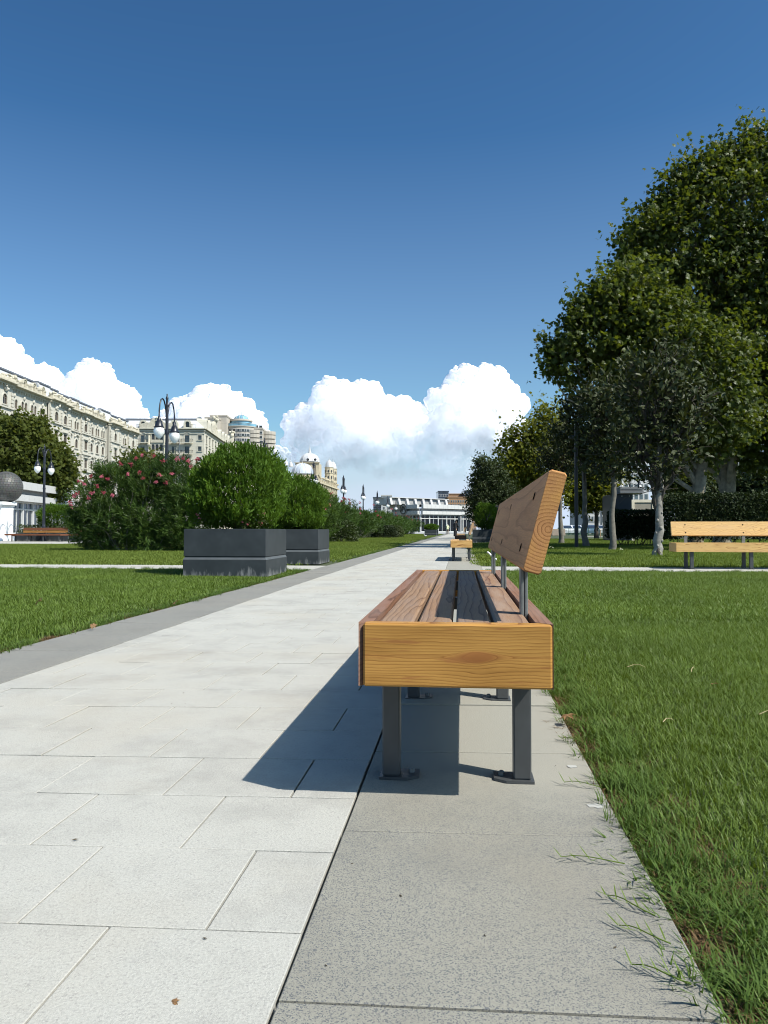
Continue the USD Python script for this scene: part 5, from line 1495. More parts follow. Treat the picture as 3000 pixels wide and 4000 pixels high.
for x, r, D, yt in ((1040, 78, 300, 580), (1108, 74, 312, 605)):
    c = pt5(x, yt, D); s = D / 3000 * .217; c0 = c.copy(); c0[2] = 0; H = c[2]
    b = MB().lathe([(r * s, 0), (r * s, H - 26.0 * s * 4.3), (r * s * 1.12, H - 25 * s * 4.2), (r * s, H - 24 * s * 4.0), (r * s, H - 8 * s), (r * s * 1.1, H - 6 * s), (r * s * 1.1, H)], c=c0, n=8, a0=.39)
    o = b.build("turret", M["palace"], t)
    for dz0, dz1 in ((-100, -50), (-215, -155), (-290, -240)):
        for g_ in np.arange(8) * np.pi / 4 + .39 + np.pi / 8:
            if math.sin(g_) > .3:
                continue
            d_ = np.array([math.cos(g_), math.sin(g_), 0]); Wt = Wall(c0 + d_ * r * s * math.cos(np.pi / 8), np.array([-d_[1], d_[0], 0]))
            b = MB(); Wt.prism(b, arch(-.16 * r * s, .16 * r * s, H + dz0 * s, H + dz1 * s), .02, .12); b.build("arched_opening", M["pane"], o)
Pa, Pb = pt5(1185, 700, 312), pt5(800, 700, 262)
W6 = Wall(Pb, Pa - Pb); L6 = float(np.linalg.norm((Pa - Pb)[:2])); ht = 17.4
b = MB(); wn = []
for u in np.arange(2, L6 - 1, 4.2):
    for z0, hh in ((ht - 5.5, 3.2), (ht - 11, 3.4), (ht - 16.5, 3.4)):
        wn.append((u - .8, u + .8, z0, z0 + hh, True))
W6.prism(b, sbox(0, 0, L6, ht).difference(shapely.union_all([arch(*x) for x in wn])), -.5, 0); W6.box(b, .3, L6 - .3, 0, ht - .1, -14, -.8); b.build("side_wall", M["palace"], t)
for x in wn:
    window(t, W6, *x, M["pane"], M["frame"], M["palace"], 0, mull=False)
b = MB()
for z0 in (ht, ht - 7, ht - 12.5):
    W6.box(b, -.2, L6 + .2, z0 - .5, z0, .004, .9)
for u in np.arange(0, L6, 4.2):
    W6.box(b, u - .5, u + .5, 0, ht + 1.2, .003, .6); ornament(b, W6.P(u, ht + 1.8, .3), 1.1, br_, 5)
b.build("cornices_and_piers", M["palace"], t)

# ---- white glass pavilion that closes the path, and the one at the left edge


def pavilion(name, label, A, B, C, H, louvre=False, logo=None, bays=8, depth=10.0):
    """A left end, B corner, C right end of the glazed faces"""
    t = thing(name, label, "pavilion")
    k = H / 5.2
    for P0, P1, shade in ((A, B, True), (B, C, False)):
        if P0 is None:
            continue
        W = Wall(P0, np.subtract(P1, P0)); L = float(np.linalg.norm(np.subtract(P1, P0)[:2]))
        n = max(4, int(L / 1.0))
        for i in range(n):
            a, c = i * L / n + .01, (i + 1) * L / n - .01
            for nm, z0, z1, w, m in (("upper_fascia_panel", H - .70 * k, H, .75, "fascia"), ("middle_fascia_panel", H - 1.15 * k, H - .71 * k, .25, "fascia_dark"), ("lower_fascia_panel", H - 1.75 * k, H - 1.16 * k, .6, "fascia")):
                b = MB(); W.box(b, a, c, z0, z1, w - .5, w); b.build(nm, M[m], t)
        b = MB(); W.box(b, -.1, L + .1, H - 1.9 * k, H - 1.76 * k, -.3, .3); W.box(b, 0, L, H - 2.55 * k, H - 2.40 * k, -.1, .12); W.box(b, 0, L, .35, .5, -.1, .12)
        W.box(b, .02, L - .02, H - .05, H + .02, -depth, .24)
        b.build("beam", M["concrete"], t)
        nb = max(3, int(L / 2.0))
        for i in range(nb + 1):
            u = i * L / nb
            b = MB(); W.box(b, u - .10, u + .10, .02, H - 1.9 * k, -.12, .15); b.build("mullion", M["fascia"], t)
            if i < nb:
                b = MB(); W.box(b, u + L / nb / 2 - .04, u + L / nb / 2 + .04, .5, H - 1.9 * k, -.04, .06); b.build("mullion", M["concrete"], t)
                for z0, z1 in ((.5, H - 2.55 * k), (H - 2.40 * k, H - 1.9 * k)):
                    b = MB(); W.box(b, u + .1, u + L / nb - .1, z0, z1, -.02, 0.0); b.build("glass_pane", M["clear_glass"], t)
        b = MB(); W.box(b, .2, L - .2, .1, H - 2.0 * k, -depth + .1, -depth + .4); W.box(b, .2, L - .2, .02, .34, -depth, .1); b.build("inner_wall", M["fascia_dark"], t)
        b = MB()
        for i in range(nb * 2):
            u = (i + .5) * L / nb / 2
            W.box(b, u - .04, u + .04, .35, 2.4 * k, -3.0, -2.9); W.box(b, u - .3, u + .3, 1.3, 1.36, -3.0, -2.9)
        b.build("inner_screens", M["iron"], t)
        if louvre and not shade:
            Wl = W; h0, h1 = H + .02, H + 1.25
            for i in range(8):
                u = -3 + i * (L + 1.5) / 7.2
                b = MB(); Wl.prism(b, Polygon([(-1.0, h0), (.9, h0), (0.5, h1), (-1.0, h1)]), -.25, .25)
                b.moved(None)
                v, f = b.data(); v = (v - Wl.O) @ Wl.M; v = np.stack([u + v[:, 2], v[:, 1], -5 + v[:, 0]], 1)
                MB().add(v @ Wl.M.T + Wl.O, f[:, ::-1]).build("roof_fin", M["fascia"], t)
                if i < 7:
                    for j in range(6):
                        z = h0 + .08 + j * .17
                        b = MB(); Wl.box(b, u + .26, u + (L + 1.5) / 7.2 - .26, z, z + .11, -4.85 - j * .06, -4.6 - j * .06); b.build("louvre_slat", M["fascia"], t)
            b = MB(); Wl.box(b, -3.2, L - 1.2, h1, h1 + .12, -9, -4.4); Wl.box(b, -3.0, L - 1.4, h0, h1, -9, -5.2); b.build("roof", M["fascia"], t)
        if logo and shade:
            c = W.P(L * .52, H - .75 * k, .80)
            b = MB(); g_ = shapely.Point(0, 0)
            ring = g_.buffer(.95).difference(g_.buffer(.78))
            emb = shapely.union_all([Polygon([(-.62, -.5), (-.38, -.5), (0, .62), (0, .62 - .35), (-.2, -.5)]).buffer(0), Polygon([(-.7, -.42), (-.5, -.42), (-.25, .3), (0, -.05), (.25, .3), (.5, -.42), (.7, -.42), (.3, .62), (0, .28), (-.3, .62)]).buffer(0), g_.buffer(.16)])
            lg = MB(); lg.prism(g_.buffer(.97), .05, W.M, c - W.n * .06); o = lg.build("emblem_disc", M["fascia"], t)
            b.prism(ring, .05, W.M, c).prism(emb.intersection(g_.buffer(.76)), .05, W.M, c + W.n * .002); b.build("emblem", M["iron"], o)
    return t


dpt = lambda px, Y: at(px, 2070, Y) * [1, 1, 0]
pavilion("glass_pavilion", "white glass pavilion with louvred roof closing the far end of the path", dpt(1534, 141), dpt(1642, 135), dpt(1838, 144.5), 5.2, True, True)
pavilion("glass_pavilion", "low glass pavilion with grey fascia behind the stone ball, at the left edge", None, dpt(40, 53.5), dpt(261, 66), 4.3, depth=7.0)
for i in range(3):
    MB().box(-9, 4, 131.5 + i * .45, 133.5, .13 * i - .02, .13 * (i + 1), .01).build("step", M["fascia"], label=("lowest", "middle", "topmost")[i] + " pale step in front of the glass pavilion at the path's end", cat="step", )

# ---- distant blocks
def block(name, label, px0, px1, Y, ytop, m, rows, cols, pane, depth=16, wpx=.5, zb=0.0):
    t = thing(name, label, "building")
    a, c = dpt(px0, Y), dpt(px1, Y); W = Wall(a, E2); L = float(np.dot(c - a, E2)); H = up_to(ytop, Y, (px0 + px1) / 2)
    b = MB(); W.box(b, 0, L, zb - .1, H, -depth, 0); W.box(b, -.2, L + .2, H, H + .5, -depth, .2); b.build("wall", m, t)
    for r in range(rows):
        for q in range(cols):
            u0, u1 = L * (q + .5 - wpx / 2) / cols, L * (q + .5 + wpx / 2) / cols; z0 = (H - 1) * (r + .35) / rows; z1 = (H - 1) * (r + .85) / rows
            b = MB(); W.box(b, u0 - .12, u1 + .12, z0 - .12, z1 + .12, .01, .1); f = b.build("window", M["fascia"], t)
            b = MB(); W.box(b, u0, u1, z0, z1, .101, .13); b.build("pane", pane, f)
    return t, W, L, H


block("navy_glass_block", "navy glass block on the brown building above the pavilion, left one", 1712, 1753, 420, 1921, M["pane_navy"], 8, 4, M["pane_navy"], wpx=.7)
block("navy_glass_block", "navy glass block above the pavilion, right one beside the dark evergreen", 1814, 1850, 420, 1919, M["pane_navy"], 8, 4, M["pane_navy"], wpx=.7)
block("brown_block", "orange brown building between the two navy glass blocks behind the pavilion", 1742, 1812, 432, 1931, M["brown"], 9, 9, M["pane"], wpx=.45)
block("brown_block", "lower orange brown wing behind the right end of the pavilion", 1750, 1862, 405, 1944, M["brown"], 8, 12, M["pane"], wpx=.4)
block("white_office_block", "white office block with dark glass side behind the far lamps", 1490, 1530, 380, 1937, M["fascia"], 8, 2, M["pane_navy"], wpx=.25)
block("dark_office_block", "dark glass office wall left of the white office block", 1458, 1489, 384, 1945, M["pane_navy"], 8, 4, M["pane_navy"], wpx=.6)
block("white_apartments", "white low apartment house behind the parked cars on the right", 2296, 2346, 170, 1925, M["fascia"], 4, 4, M["pane_teal"], wpx=.6)
block("white_apartments", "tall white apartment tower glimpsed between the magnolia branches", 2400, 2540, 210, 1560, M["fascia"], 13, 7, M["pane_teal"], wpx=.55)
block("white_apartments", "pale apartment block partly hidden behind the second magnolia trunk", 2352, 2400, 190, 1830, M["concrete"], 7, 3, M["pane_teal"], wpx=.5)
block("blue_panelled_building", "blue grey panelled building behind the thick plane trunk", 2770, 3060, 150, 1740, plain("blue_panels", (.20, .27, .36), var=.1, scale=.2), 3, 8, M["pane_navy"], wpx=.15)
# ------------------------------------------------------------------ street lamps
M["lamp_black"] = plain("lamp_black_paint", (.016, .018, .026), rough=.38, var=.3, scale=5, obj=True)
M["globe"] = mat("opal_globe", {"p": ("principled_bsdf", {"base_color": (.78, .78, .76), "roughness": .12, "specular_ior_level": .6, "subsurface_weight": .5, "subsurface_scale": .05, "subsurface_radius": (1.0, 1.0, 1.0)})}, [])


def lamp(label, loc, rz=0.0):
    t = thing("street_lamp", label, "street lamp", loc, rz, "black twin globe lamps")
    H = 6.0
    MB().lathe([(.17, 0), (.17, .12), (.13, .16), (.13, .9), (.10, .96), (.085, 1.1), (.075, 3.2), (.09, 3.22), (.09, 3.30), (.07, 3.32), (.062, 4.4), (.085, 4.42), (.085, 4.55), (.062, 4.57), (.055, 5.45), (.075, 5.47), (.075, 5.55), (.05, 5.57), (.04, 5.75), (.06, 5.78), (.045, 5.85), (.02, 5.9), (.03, 5.94), (.0, 6.0)], n=12).build("pole", M["lamp_black"], t, smooth=50)
    for s in (-1, 1):
        pts = [(0, s * .055, 4.95), (0, s * .09, 5.2), (0, s * .16, 5.45), (0, s * .30, 5.66), (0, s * .45, 5.72), (0, s * .60, 5.66), (0, s * .72, 5.45), (0, s * .77, 5.2), (0, s * .78, 4.98)]
        MB().tube(pts, .028, 8).box(-.03, .03, min(s * .03, s * .1), max(s * .03, s * .1), 4.88, 5.0).build("arm", M["lamp_black"], t, smooth=50)
        MB().lathe([(.185, 4.56), (.20, 4.585), (.155, 4.62), (.125, 4.75), (.12, 4.80), (.08, 4.83), (.07, 4.90), (.045, 4.93), (.035, 5.0)], c=(0, s * .78, 0), n=14).build("lamp_cap", M["lamp_black"], t, smooth=40)
        MB().lathe([(.0, 4.13), (.05, 4.15), (.11, 4.21), (.165, 4.29), (.198, 4.38), (.20, 4.45), (.18, 4.53), (.14, 4.585)], c=(0, s * .78, 0), n=18).build("globe", M["globe"], t, smooth=True)
    return t


L0 = lamp("nearest black twin globe lamp, rising behind the oleander at the left", at(649.5, 2070, 28.7) * [1, 1, 0])
places = ["second lamp of the row, its top just above the first thuja", "third lamp of the row, in front of the domed palace", "fourth lamp of the row, right of the palace turrets", "fifth lamp of the row, between palace and far office block", "sixth lamp of the row, left of the dark office block", "seventh lamp of the row, before the white office block", "eighth lamp of the row, left of the glass pavilion", "last visible lamp of the row, beside the pavilion emblem"]
for k, nm in enumerate(places):
    dup(L0, (-11.2, 43.0 + 14.9 * k, 0), label="black twin globe lamp, " + nm)
dup(L0, at(171, 2070, 45.0) * [1, 1, 0], label="black twin globe lamp in front of the dark tree at the left edge")
dup(L0, at(2644, 2070, 74.0) * [1, 1, 0], 90, label="twin globe lamp far behind the long hedge, between two trunks")
dup(L0, at(2462, 2070, 68.0) * [1, 1, 0], 90, label="twin globe lamp half hidden by magnolia branches above the kiosk")

b = thing("floodlight_pole", "plain black pole with small floodlight, in front of the third magnolia", "lamp post", at(2252, 2138, 30.9) * [1, 1, 0])
MB().lathe([(.14, 0), (.14, .02), (.075, .03), (.07, 4.8), (.0, 4.82)], n=12).build("pole", M["iron"], b)
MB().box(-.28, -.06, -.10, .06, 4.30, 4.42, .01).box(-.08, .0, -.02, .02, 4.33, 4.37).build("floodlight", M["steel"], b)

# ------------------------------------------------------------------ more benches
dk = wood("dark_brown_board", "y", (-.2, 0, .3), (.13, .065, .04), (.07, .035, .02), ring=60, seed=2.2)
bench("park_bench", "second bench along the path, with pale wooden end board, beyond the walkway", (BX + .02, 17.1, 0), 0, [M["tan_board"]] * 4 + [M["tan_board"], M["end_board_pale"], M["tan_board"], M["tan_board"]], screws=False)
bench("park_bench", "third bench along the path, with dark brown end board", (BX, 32.6, 0), 0, [M["tan_board"]] * 4 + [dk, dk, M["tan_board"], M["tan_board"]], screws=False)
bench("park_bench", "fourth bench along the path, small in front of the pavilion", (BX, 46.5, 0), 0, [M["tan_board"]] * 4 + [M["tan_board"]] * 4, screws=False)
fb = at(2634, 2150, 14.3)
bench("park_bench", "pale yellow wooden bench on the walkway at the right edge, facing the viewer", (fb[0] + BL, 14.42, 0), 90, [M["pale_board"]] * 4 + [M["pale_board"], M["pale_board"], M["pale_back"], M["pale_back"]])

# slatted benches round the planting at the far left
M["mahogany"] = wood("red_brown_board", "x", (0, -.1, .3), (.16, .065, .035), (.09, .035, .02), ring=60, seed=4.4)
M["amber"] = wood("amber_board", "x", (0, -.1, .6), (.30, .15, .045), (.17, .07, .02), ring=60, seed=1.4)


def slat_bench(label, loc, rz, L, back=True, up_m="mahogany", mid_m="amber"):
    t = thing("slatted_bench", label, "bench", loc, rz, "red brown benches on the left plaza")
    for k in range(3):
        MB().box(-L / 2, L / 2, -.26 + k * .18, -.10 + k * .18, .36, .455, .008).build("seat_board", M["mahogany"], t)
    for x in np.linspace(-L / 2 + .45, L / 2 - .3, 4):
        MB().box(x - .03, x + .03, -.22, -.15, 0, .36, .004).box(x - .03, x + .03, .15, .22, 0, .36, .004).box(x - .028, x + .028, -.2, .2, .32, .359).build("leg", M["steel"], t)
        if back:
            MB().box(x - .025, x + .025, .27, .31, .40, .92, .004, rot=rotx(-.12), pivot=(0, .29, .4)).build("back_post", M["steel"], t)
    if back:
        MB().box(-L / 2 + .9, L / 2, .235, .268, .52, .66, .006, rot=rotx(-.12), pivot=(0, .25, .5)).build("back_board", M[mid_m], t)
        MB().box(-L / 2 + .9, L / 2, .245, .278, .69, .83, .006, rot=rotx(-.12), pivot=(0, .25, .5)).build("back_board", M[up_m], t)
    return t


p = at(140, 2117, 44.4); slat_bench("long red brown bench beside the white pedestal, one backrest board amber", (p[0], 44.4, 0), 0, 3.75)
p = at(320, 2119, 43.6); slat_bench("red brown bench set at an angle, half hidden by the pink oleander", (p[0], 43.4, 0), 28, 2.2, True, "mahogany", "mahogany")
# planting behind them
t = thing("thuja_bush", "olive low thuja behind the red brown benches at the left", "bush", (at(225, 2070, 46.5)[0], 46.5, 0))
n = 7000; d = unit(vr.normal(size=(n, 3))); pos = d * [1.25, 1.0, .80] * (vr.uniform(.5, 1, n) ** .5 * (.8 + .4 * meshkit.noise(d * 3, 2)))[:, None] + [0, 0, 1.45]
MB().add(*leaves(pos, unit(d + [0, 0, .5] + vr.normal(0, .4, (n, 3))), unit(vr.normal(size=(n, 3))), .15 * vr.uniform(.6, 1.4, n), *SPRAY)).build("foliage", M["leaf_thuja"], t)
MB().tube([(0, 0, 0), (.05, 0, 1.2)], [.07, .04], 7).tube([(0, 0, .4), (.5, .1, 1.2)], [.04, .02], 6).tube([(0, 0, .4), (-.5, .1, 1.1)], [.04, .02], 6).build("trunk", M["bark_dark"], t)
t = thing("flower_bed", "low straggly planting behind the backrest of the red brown benches", "plants", (0, 0, 0))
x0, x1 = at(75, 2070, 45.6)[0], at(310, 2070, 45.6)[0]; n = 2600
pos = np.stack([vr.uniform(x0, x1, n), 45.7 + vr.normal(0, .25, n), vr.uniform(.45, 1.0, n)], 1)
MB().add(*leaves(pos, unit(vr.normal(size=(n, 3)) + [0, 0, .8]), unit(vr.normal(size=(n, 3)) + [0, 0, .5]), .10 * np.ones(n), *SMALL)).build("foliage", M["leaf_rose"], t)
MB().box(x0, x1, 45.2, 46.3, 0, .5, .02).build("planter_wall", M["planter"], t)
MB().box(-60, at(330, 2120, 40)[0], 37.5, 60, -.08, -.004).build("plaza", M["tile"], kind="structure", label="pale paved plaza at the far left")

# ------------------------------------------------------------------ stone ball on its white pedestal
M["ball"] = mat("ball_panels", {"g": ("geometry", {}), "r": ("rgb_ramp", {"ramp": [(0, (.10, .10, .095)), (.5, (.16, .16, .15)), (1, (.24, .235, .22))]}), "n": ("noise_texture", {"scale": 9.0, "detail": 4.0}), "m": ("mix_color", {"blend_type": "multiply", "fac": .5}), "p": ("principled_bsdf", {"roughness": .5, "specular_ior_level": .4})},
    [("g.random_per_island", "r.fac"), ("g.position", "n.vector"), ("r.color", "m.a"), ("n.color", "m.b"), ("m.result", "p.base_color")])
yb = 47.2; pb = at(-5, 2070, yb); sx = pb[0]
sc_ = at(24, 1903, 47.2); Rb = 1.02
t = thing("stone_ball", "dark panelled stone ball resting on a white pedestal, cut by the left edge", "sculpture", (sc_[0], sc_[1], sc_[2]))
b = MB()
rows_ = 22
for i in range(rows_):
    a0, a1 = -np.pi / 2 + np.pi * i / rows_, -np.pi / 2 + np.pi * (i + 1) / rows_
    nc = max(5, int(34 * math.cos((a0 + a1) / 2)))
    for j in range(nc):
        g0, g1 = 2 * np.pi * (j + (i % 2) * .5) / nc, 2 * np.pi * (j + 1 + (i % 2) * .5) / nc
        e = .006 / max(math.cos((a0 + a1) / 2), .2)
        rr_ = Rb * (1 + vr.normal(0, .004))
        c4 = [(a0 + .006, g0 + e), (a0 + .006, g1 - e), (a1 - .006, g1 - e), (a1 - .006, g0 + e)]
        v = [(r_ * math.cos(a) * math.cos(g), r_ * math.cos(a) * math.sin(g), r_ * math.sin(a)) for r_ in (rr_ * .97, rr_) for a, g in c4]
        b.add(v, [(4, 5, 6, 7), (0, 1, 5, 4), (1, 2, 6, 5), (2, 3, 7, 6), (3, 0, 4, 7)])
b.build("stone_panels", M["ball"], t, kind="stuff")
MB().lathe([(.01, -Rb * .965)] + [(Rb * .965 * math.cos(a), Rb * .965 * math.sin(a)) for a in np.linspace(-1.5, 1.5, 20)] + [(.01, Rb * .965)], n=32).build("core", M["iron"], t)
t = thing("pedestal", "white square pedestal with moulded cap under the stone ball", "pedestal", (sc_[0] - .33, 46.9, 0))
zt = sc_[2] - Rb + .04
MB().box(-.78, .78, -.78, .78, 0, .14, .01).box(-.72, .72, -.72, .72, .141, .26, .01).build("base", M["whitewash"], t)
MB().box(-.64, .64, -.64, .64, .261, zt - .30, .01).build("shaft", M["whitewash"], t)
MB().box(-.70, .70, -.70, .70, zt - .299, zt - .20, .01).box(-.80, .80, -.80, .80, zt - .199, zt, .015).build("cap", M["whitewash"], t)

# the dark plane tree at the left edge
base, tk = trunk_to(60, 2100, 75, 1900, 62.0, .25, .15)
tree("plane_tree", "dark green plane tree at the left edge, in front of the ornate building", base, tk, px_blobs([(70, 1704, 75), (130, 1684, 55), (20, 1714, 80), (170, 1764, 70), (100, 1784, 90), (0, 1804, 100), (215, 1824, 60), (150, 1864, 80), (250, 1874, 40), (60, 1884, 90), (-40, 1874, 90), (190, 1914, 60), (245, 1814, 30)], 62.0, 1.1),
     PLANE, 4200, 8, .34, M["bark_plane"], M["leaf_left"], tr, None, spread=.5, twigs=60, shell=.5)
base, tk = trunk_to(545, 2075, 545, 1900, 95.0, .2, .1)
tree("park_tree", "small olive tree top showing above the pink oleander", base, tk, px_blobs([(545, 1810, 55), (500, 1830, 45), (600, 1830, 50), (560, 1870, 70)], 95.0), PLANE, 700, 7, .35, M["bark_dark"], M["leaf_left"], tr, None, spread=.6, twigs=20)

# ------------------------------------------------------------------ right hand side: cabinet, kiosk, cars, fence
t = thing("vent_cabinet", "tall black louvred cabinet behind the near backrest, beside the right planter", "cabinet", (1.95, 43.9, 0))
MB().box(-.46, .46, -.45, .45, 0, 2.06, .01).build("body", M["iron"], t)
for k in range(22):
    MB().box(-.42, .42, -.50, -.452, .1 + k * .085, .15 + k * .085, rot=rotx(.5)).build("louvre", M["iron"], t)
kx0, kx1 = at(2388, 2070, 50)[0], at(2472, 2070, 50)[0]
t = thing("kiosk", "navy kiosk with slatted canopy behind the dark clipped hedge", "kiosk", ((kx0 + kx1) / 2, 50.5, 0))
w = (kx1 - kx0) / 2
MB().box(-w, w, -.5, 2.5, 0, up_to(1935, 50)).build("wall", plain("navy_panel", (.012, .018, .03), rough=.4), t)
for k in range(5):
    MB().box(-w * .3, w * 1.9, -1.0 - .02 * k, 1.4, up_to(1932 - k * 5, 50), up_to(1930 - k * 5, 50) + .02).build("canopy_slat", M["fascia_dark"], t)
for k in range(6):
    MB().lathe([(.001, 0), (.035, .0), (.035, .03), (.001, .03)], c=(0, 0, 0), n=8).moved(rotx(math.pi / 2), (-w * .7 + (k % 3) * w * .7, -.51, up_to(1942 if k < 3 else 1995, 50))).build("rivet", M["fascia"], t)
sx0, sx1 = at(2468, 2070, 48)[0], at(2558, 2070, 48)[0]; zt, zb_ = up_to(1956, 48), up_to(2012, 48)
t = thing("notice_board", "cream framed blank notice board on posts left of the knobbly magnolia trunk", "notice board", ((sx0 + sx1) / 2, 48, 0)); w = (sx1 - sx0) / 2
m_ = plain("cream_frame", (.62, .56, .44), rough=.6)
MB().box(-w, w, -.06, .06, zt - .16, zt).box(-w, -w + .16, -.06, .06, 0, zt - .161).box(w - .16, w, -.06, .06, 0, zt - .161).box(-w + .161, w - .161, -.05, .05, zb_ - .4, zb_ - .25).build("frame", m_, t)
MB().box(-w + .161, w - .161, -.02, .02, zb_ - .249, zt - .161).build("panel", plain("board_panel", (.26, .235, .19), rough=.7), t)
MB().box(-w + .25, w - .4, -.026, -.021, zt - .62, zt - .60).build("panel_line", m_, t)


def car(label, loc, rz, col):
    t = thing("parked_car", label, "car", loc, rz, "cars parked behind the green fence")
    m = plain("car_paint_" + label.split()[0], col, rough=.25, var=.03, scale=1, spec=.6)
    L, Wd = 4.2, 1.74
    prof = Polygon([(-2.1, .28), (2.1, .28), (2.12, .62), (1.95, .78), (1.15, .90), (-1.9, .92), (-2.1, .75)])
    cabin = Polygon([(1.15, .89), (.45, 1.40), (-1.1, 1.46), (-1.75, 1.0), (-1.9, .9)])
    Mx = np.array([(1, 0, 0), (0, 0, -1), (0, 1, 0)]).astype(float)
    wh = shapely.union_all([shapely.Point(x, .31).buffer(.37) for x in (-1.3, 1.3)])
    MB().prism(prof.buffer(.05).difference(wh), Wd, Mx, (0, Wd / 2, 0)).build("body", m, t)
    MB().prism(cabin, Wd - .3, Mx, (0, Wd / 2 - .15, 0)).build("roof", m, t)
    b = MB()
    b.prism(cabin.buffer(-.09), Wd - .28, Mx, (0, Wd / 2 - .14, 0))
    for pa, pb in (((1.10, .93), (.50, 1.37)), ((-1.72, 1.04), (-1.16, 1.42))):
        n_ = np.array([pb[1] - pa[1], -(pb[0] - pa[0])]); n_ = n_ / np.linalg.norm(n_) * (.02 if pa[0] > 0 else -.02) * 1
        q = [(pa[0] + n_[0], y, pa[1] + abs(n_[1])) for y in (-.66, .66)] + [(pb[0] + n_[0], y, pb[1] + abs(n_[1])) for y in (.58, -.58)]
        b.add(q, [(0, 1, 2, 3)])
    b.build("windows", M["pane_navy"], t)
    for x in (-1.3, 1.3):
        for s in (-1, 1):
            w_ = MB().lathe([(.2, -.1), (.31, -.1), (.32, -.05), (.32, .05), (.31, .1), (.2, .1)], n=16).moved(rotx(math.pi / 2), (x, s * (Wd / 2 - .1), .32)).build("wheel", M["iron"], t)
            MB().lathe([(.001, -.085), (.2, -.085), (.2, .085), (.001, .085)], n=12).moved(rotx(math.pi / 2), (x, s * (Wd / 2 - .1), .32)).build("rim", M["galv"], w_)
    for s in (-1, 1):
        MB().box(2.10, 2.17, s * .62 - .16, s * .62 + .16, .62, .74, .02).build("headlight", M["fascia"], t)
    return t


for px, Y, col, lab in ((2212, 118, (.75, .76, .78), "white parked car, leftmost behind the green fence"), (2248, 119, (.55, .57, .6), "silver parked car behind the black pole's right side"), (2303, 117, (.10, .16, .24), "blue parked car right of the third magnolia trunk"), (2350, 119, (.70, .71, .72), "pale parked car beside the second magnolia trunk")):
    car(lab, dpt(px, Y), -90 + 5.7, col)
fa, fb_ = dpt(2180, 100), dpt(2420, 100)
t = thing("green_fence", "low green mesh fence in front of the parked cars", "fence", (0, 0, 0))
W = Wall(fa, fb_ - fa); L = float(np.linalg.norm(fb_ - fa))
m_ = plain("green_fence_paint", (.035, .085, .06), rough=.5)
nb = 6
for i in range(nb + 1):
    b = MB(); W.box(b, i * L / nb - .03, i * L / nb + .03, 0, 1.0, -.03, .03); b.build("fence_post", m_, t)
for i in range(nb):
    b = MB(); W.box(b, i * L / nb + .03, (i + 1) * L / nb - .03, .90, .95, -.02, .02); W.box(b, i * L / nb + .03, (i + 1) * L / nb - .03, .08, .12, -.02, .02)
    for u in np.arange(i * L / nb + .1, (i + 1) * L / nb - .05, .11):
        W.box(b, u - .022, u + .022, .12, .90, -.008, .008)
    b.build("fence_panel", m_, t)
MB().box(*sorted((dpt(2157, 96)[0], dpt(2208, 96)[0])), 96, 97.2, 0, .82, .02).build("low_wall", plain("pink_beige_wall", (.36, .28, .22), rough=.85, var=.15, scale=2), label="low beige wall block left of the green fence", cat="wall")
p = dpt(2357, 82)
t = thing("wooden_table", "small brown wooden table on the far lawn near the green fence", "table", p)
MB().box(-.4, .4, -.25, .25, .68, .74, .01).build("tabletop", M["tan_board"], t)
for sx_ in (-.33, .33):
    for sy_ in (-.2, .2):
        MB().box(sx_ - .03, sx_ + .03, sy_ - .03, sy_ + .03, 0, .68).build("leg", M["tan_board"], t)
MB().box(dpt(2270, 84)[0], dpt(2375, 84)[0], 83, 85.5, -.03, .03, .01).build("far_path", M["tile"], kind="structure", label="pale strip of path on the far right lawn")
b = MB(); p0 = ground(1911, 2162); p1 = ground(1930, 2187)
a_, c_ = at(1911, 2161, 17.6), at(1931, 2183, 17.4); c_[2] = max(c_[2], .03)
b.tube([a_ + [-.035, .05, .02], a_, (a_ + c_) / 2, c_, c_ + [.05, -.02, -.01]], .022, 10); b.build("white_pipe", M["whitewash"], label="short white bent pipe sticking out of the lawn behind the near bench", cat="pipe", smooth=50)

# ------------------------------------------------------------------ people at the far end
import manifold3d as m3
M["skin"] = plain("skin", (.42, .26, .18), rough=.6, obj=True)


def body(joints, bones, name, m, parent, res=.03):
    man = m3.Manifold()
    for a, b_ in bones:
        sph = []
        for j in (a, b_):
            (x, y, z), r = joints[j]
            sph.append(m3.Manifold.sphere(r, 14).translate((x, y, z)))
        man = man + m3.Manifold.batch_hull(sph)
    man = man.refine_to_length(res); me = man.to_mesh()
    tm = trimesh.Trimesh(me.vert_properties[:, :3], me.tri_verts, process=True)
    trimesh.smoothing.filter_taubin(tm, iterations=8)
    return MB().add(np.array(tm.vertices), np.array(tm.faces)).build(name, m, parent, smooth=True)


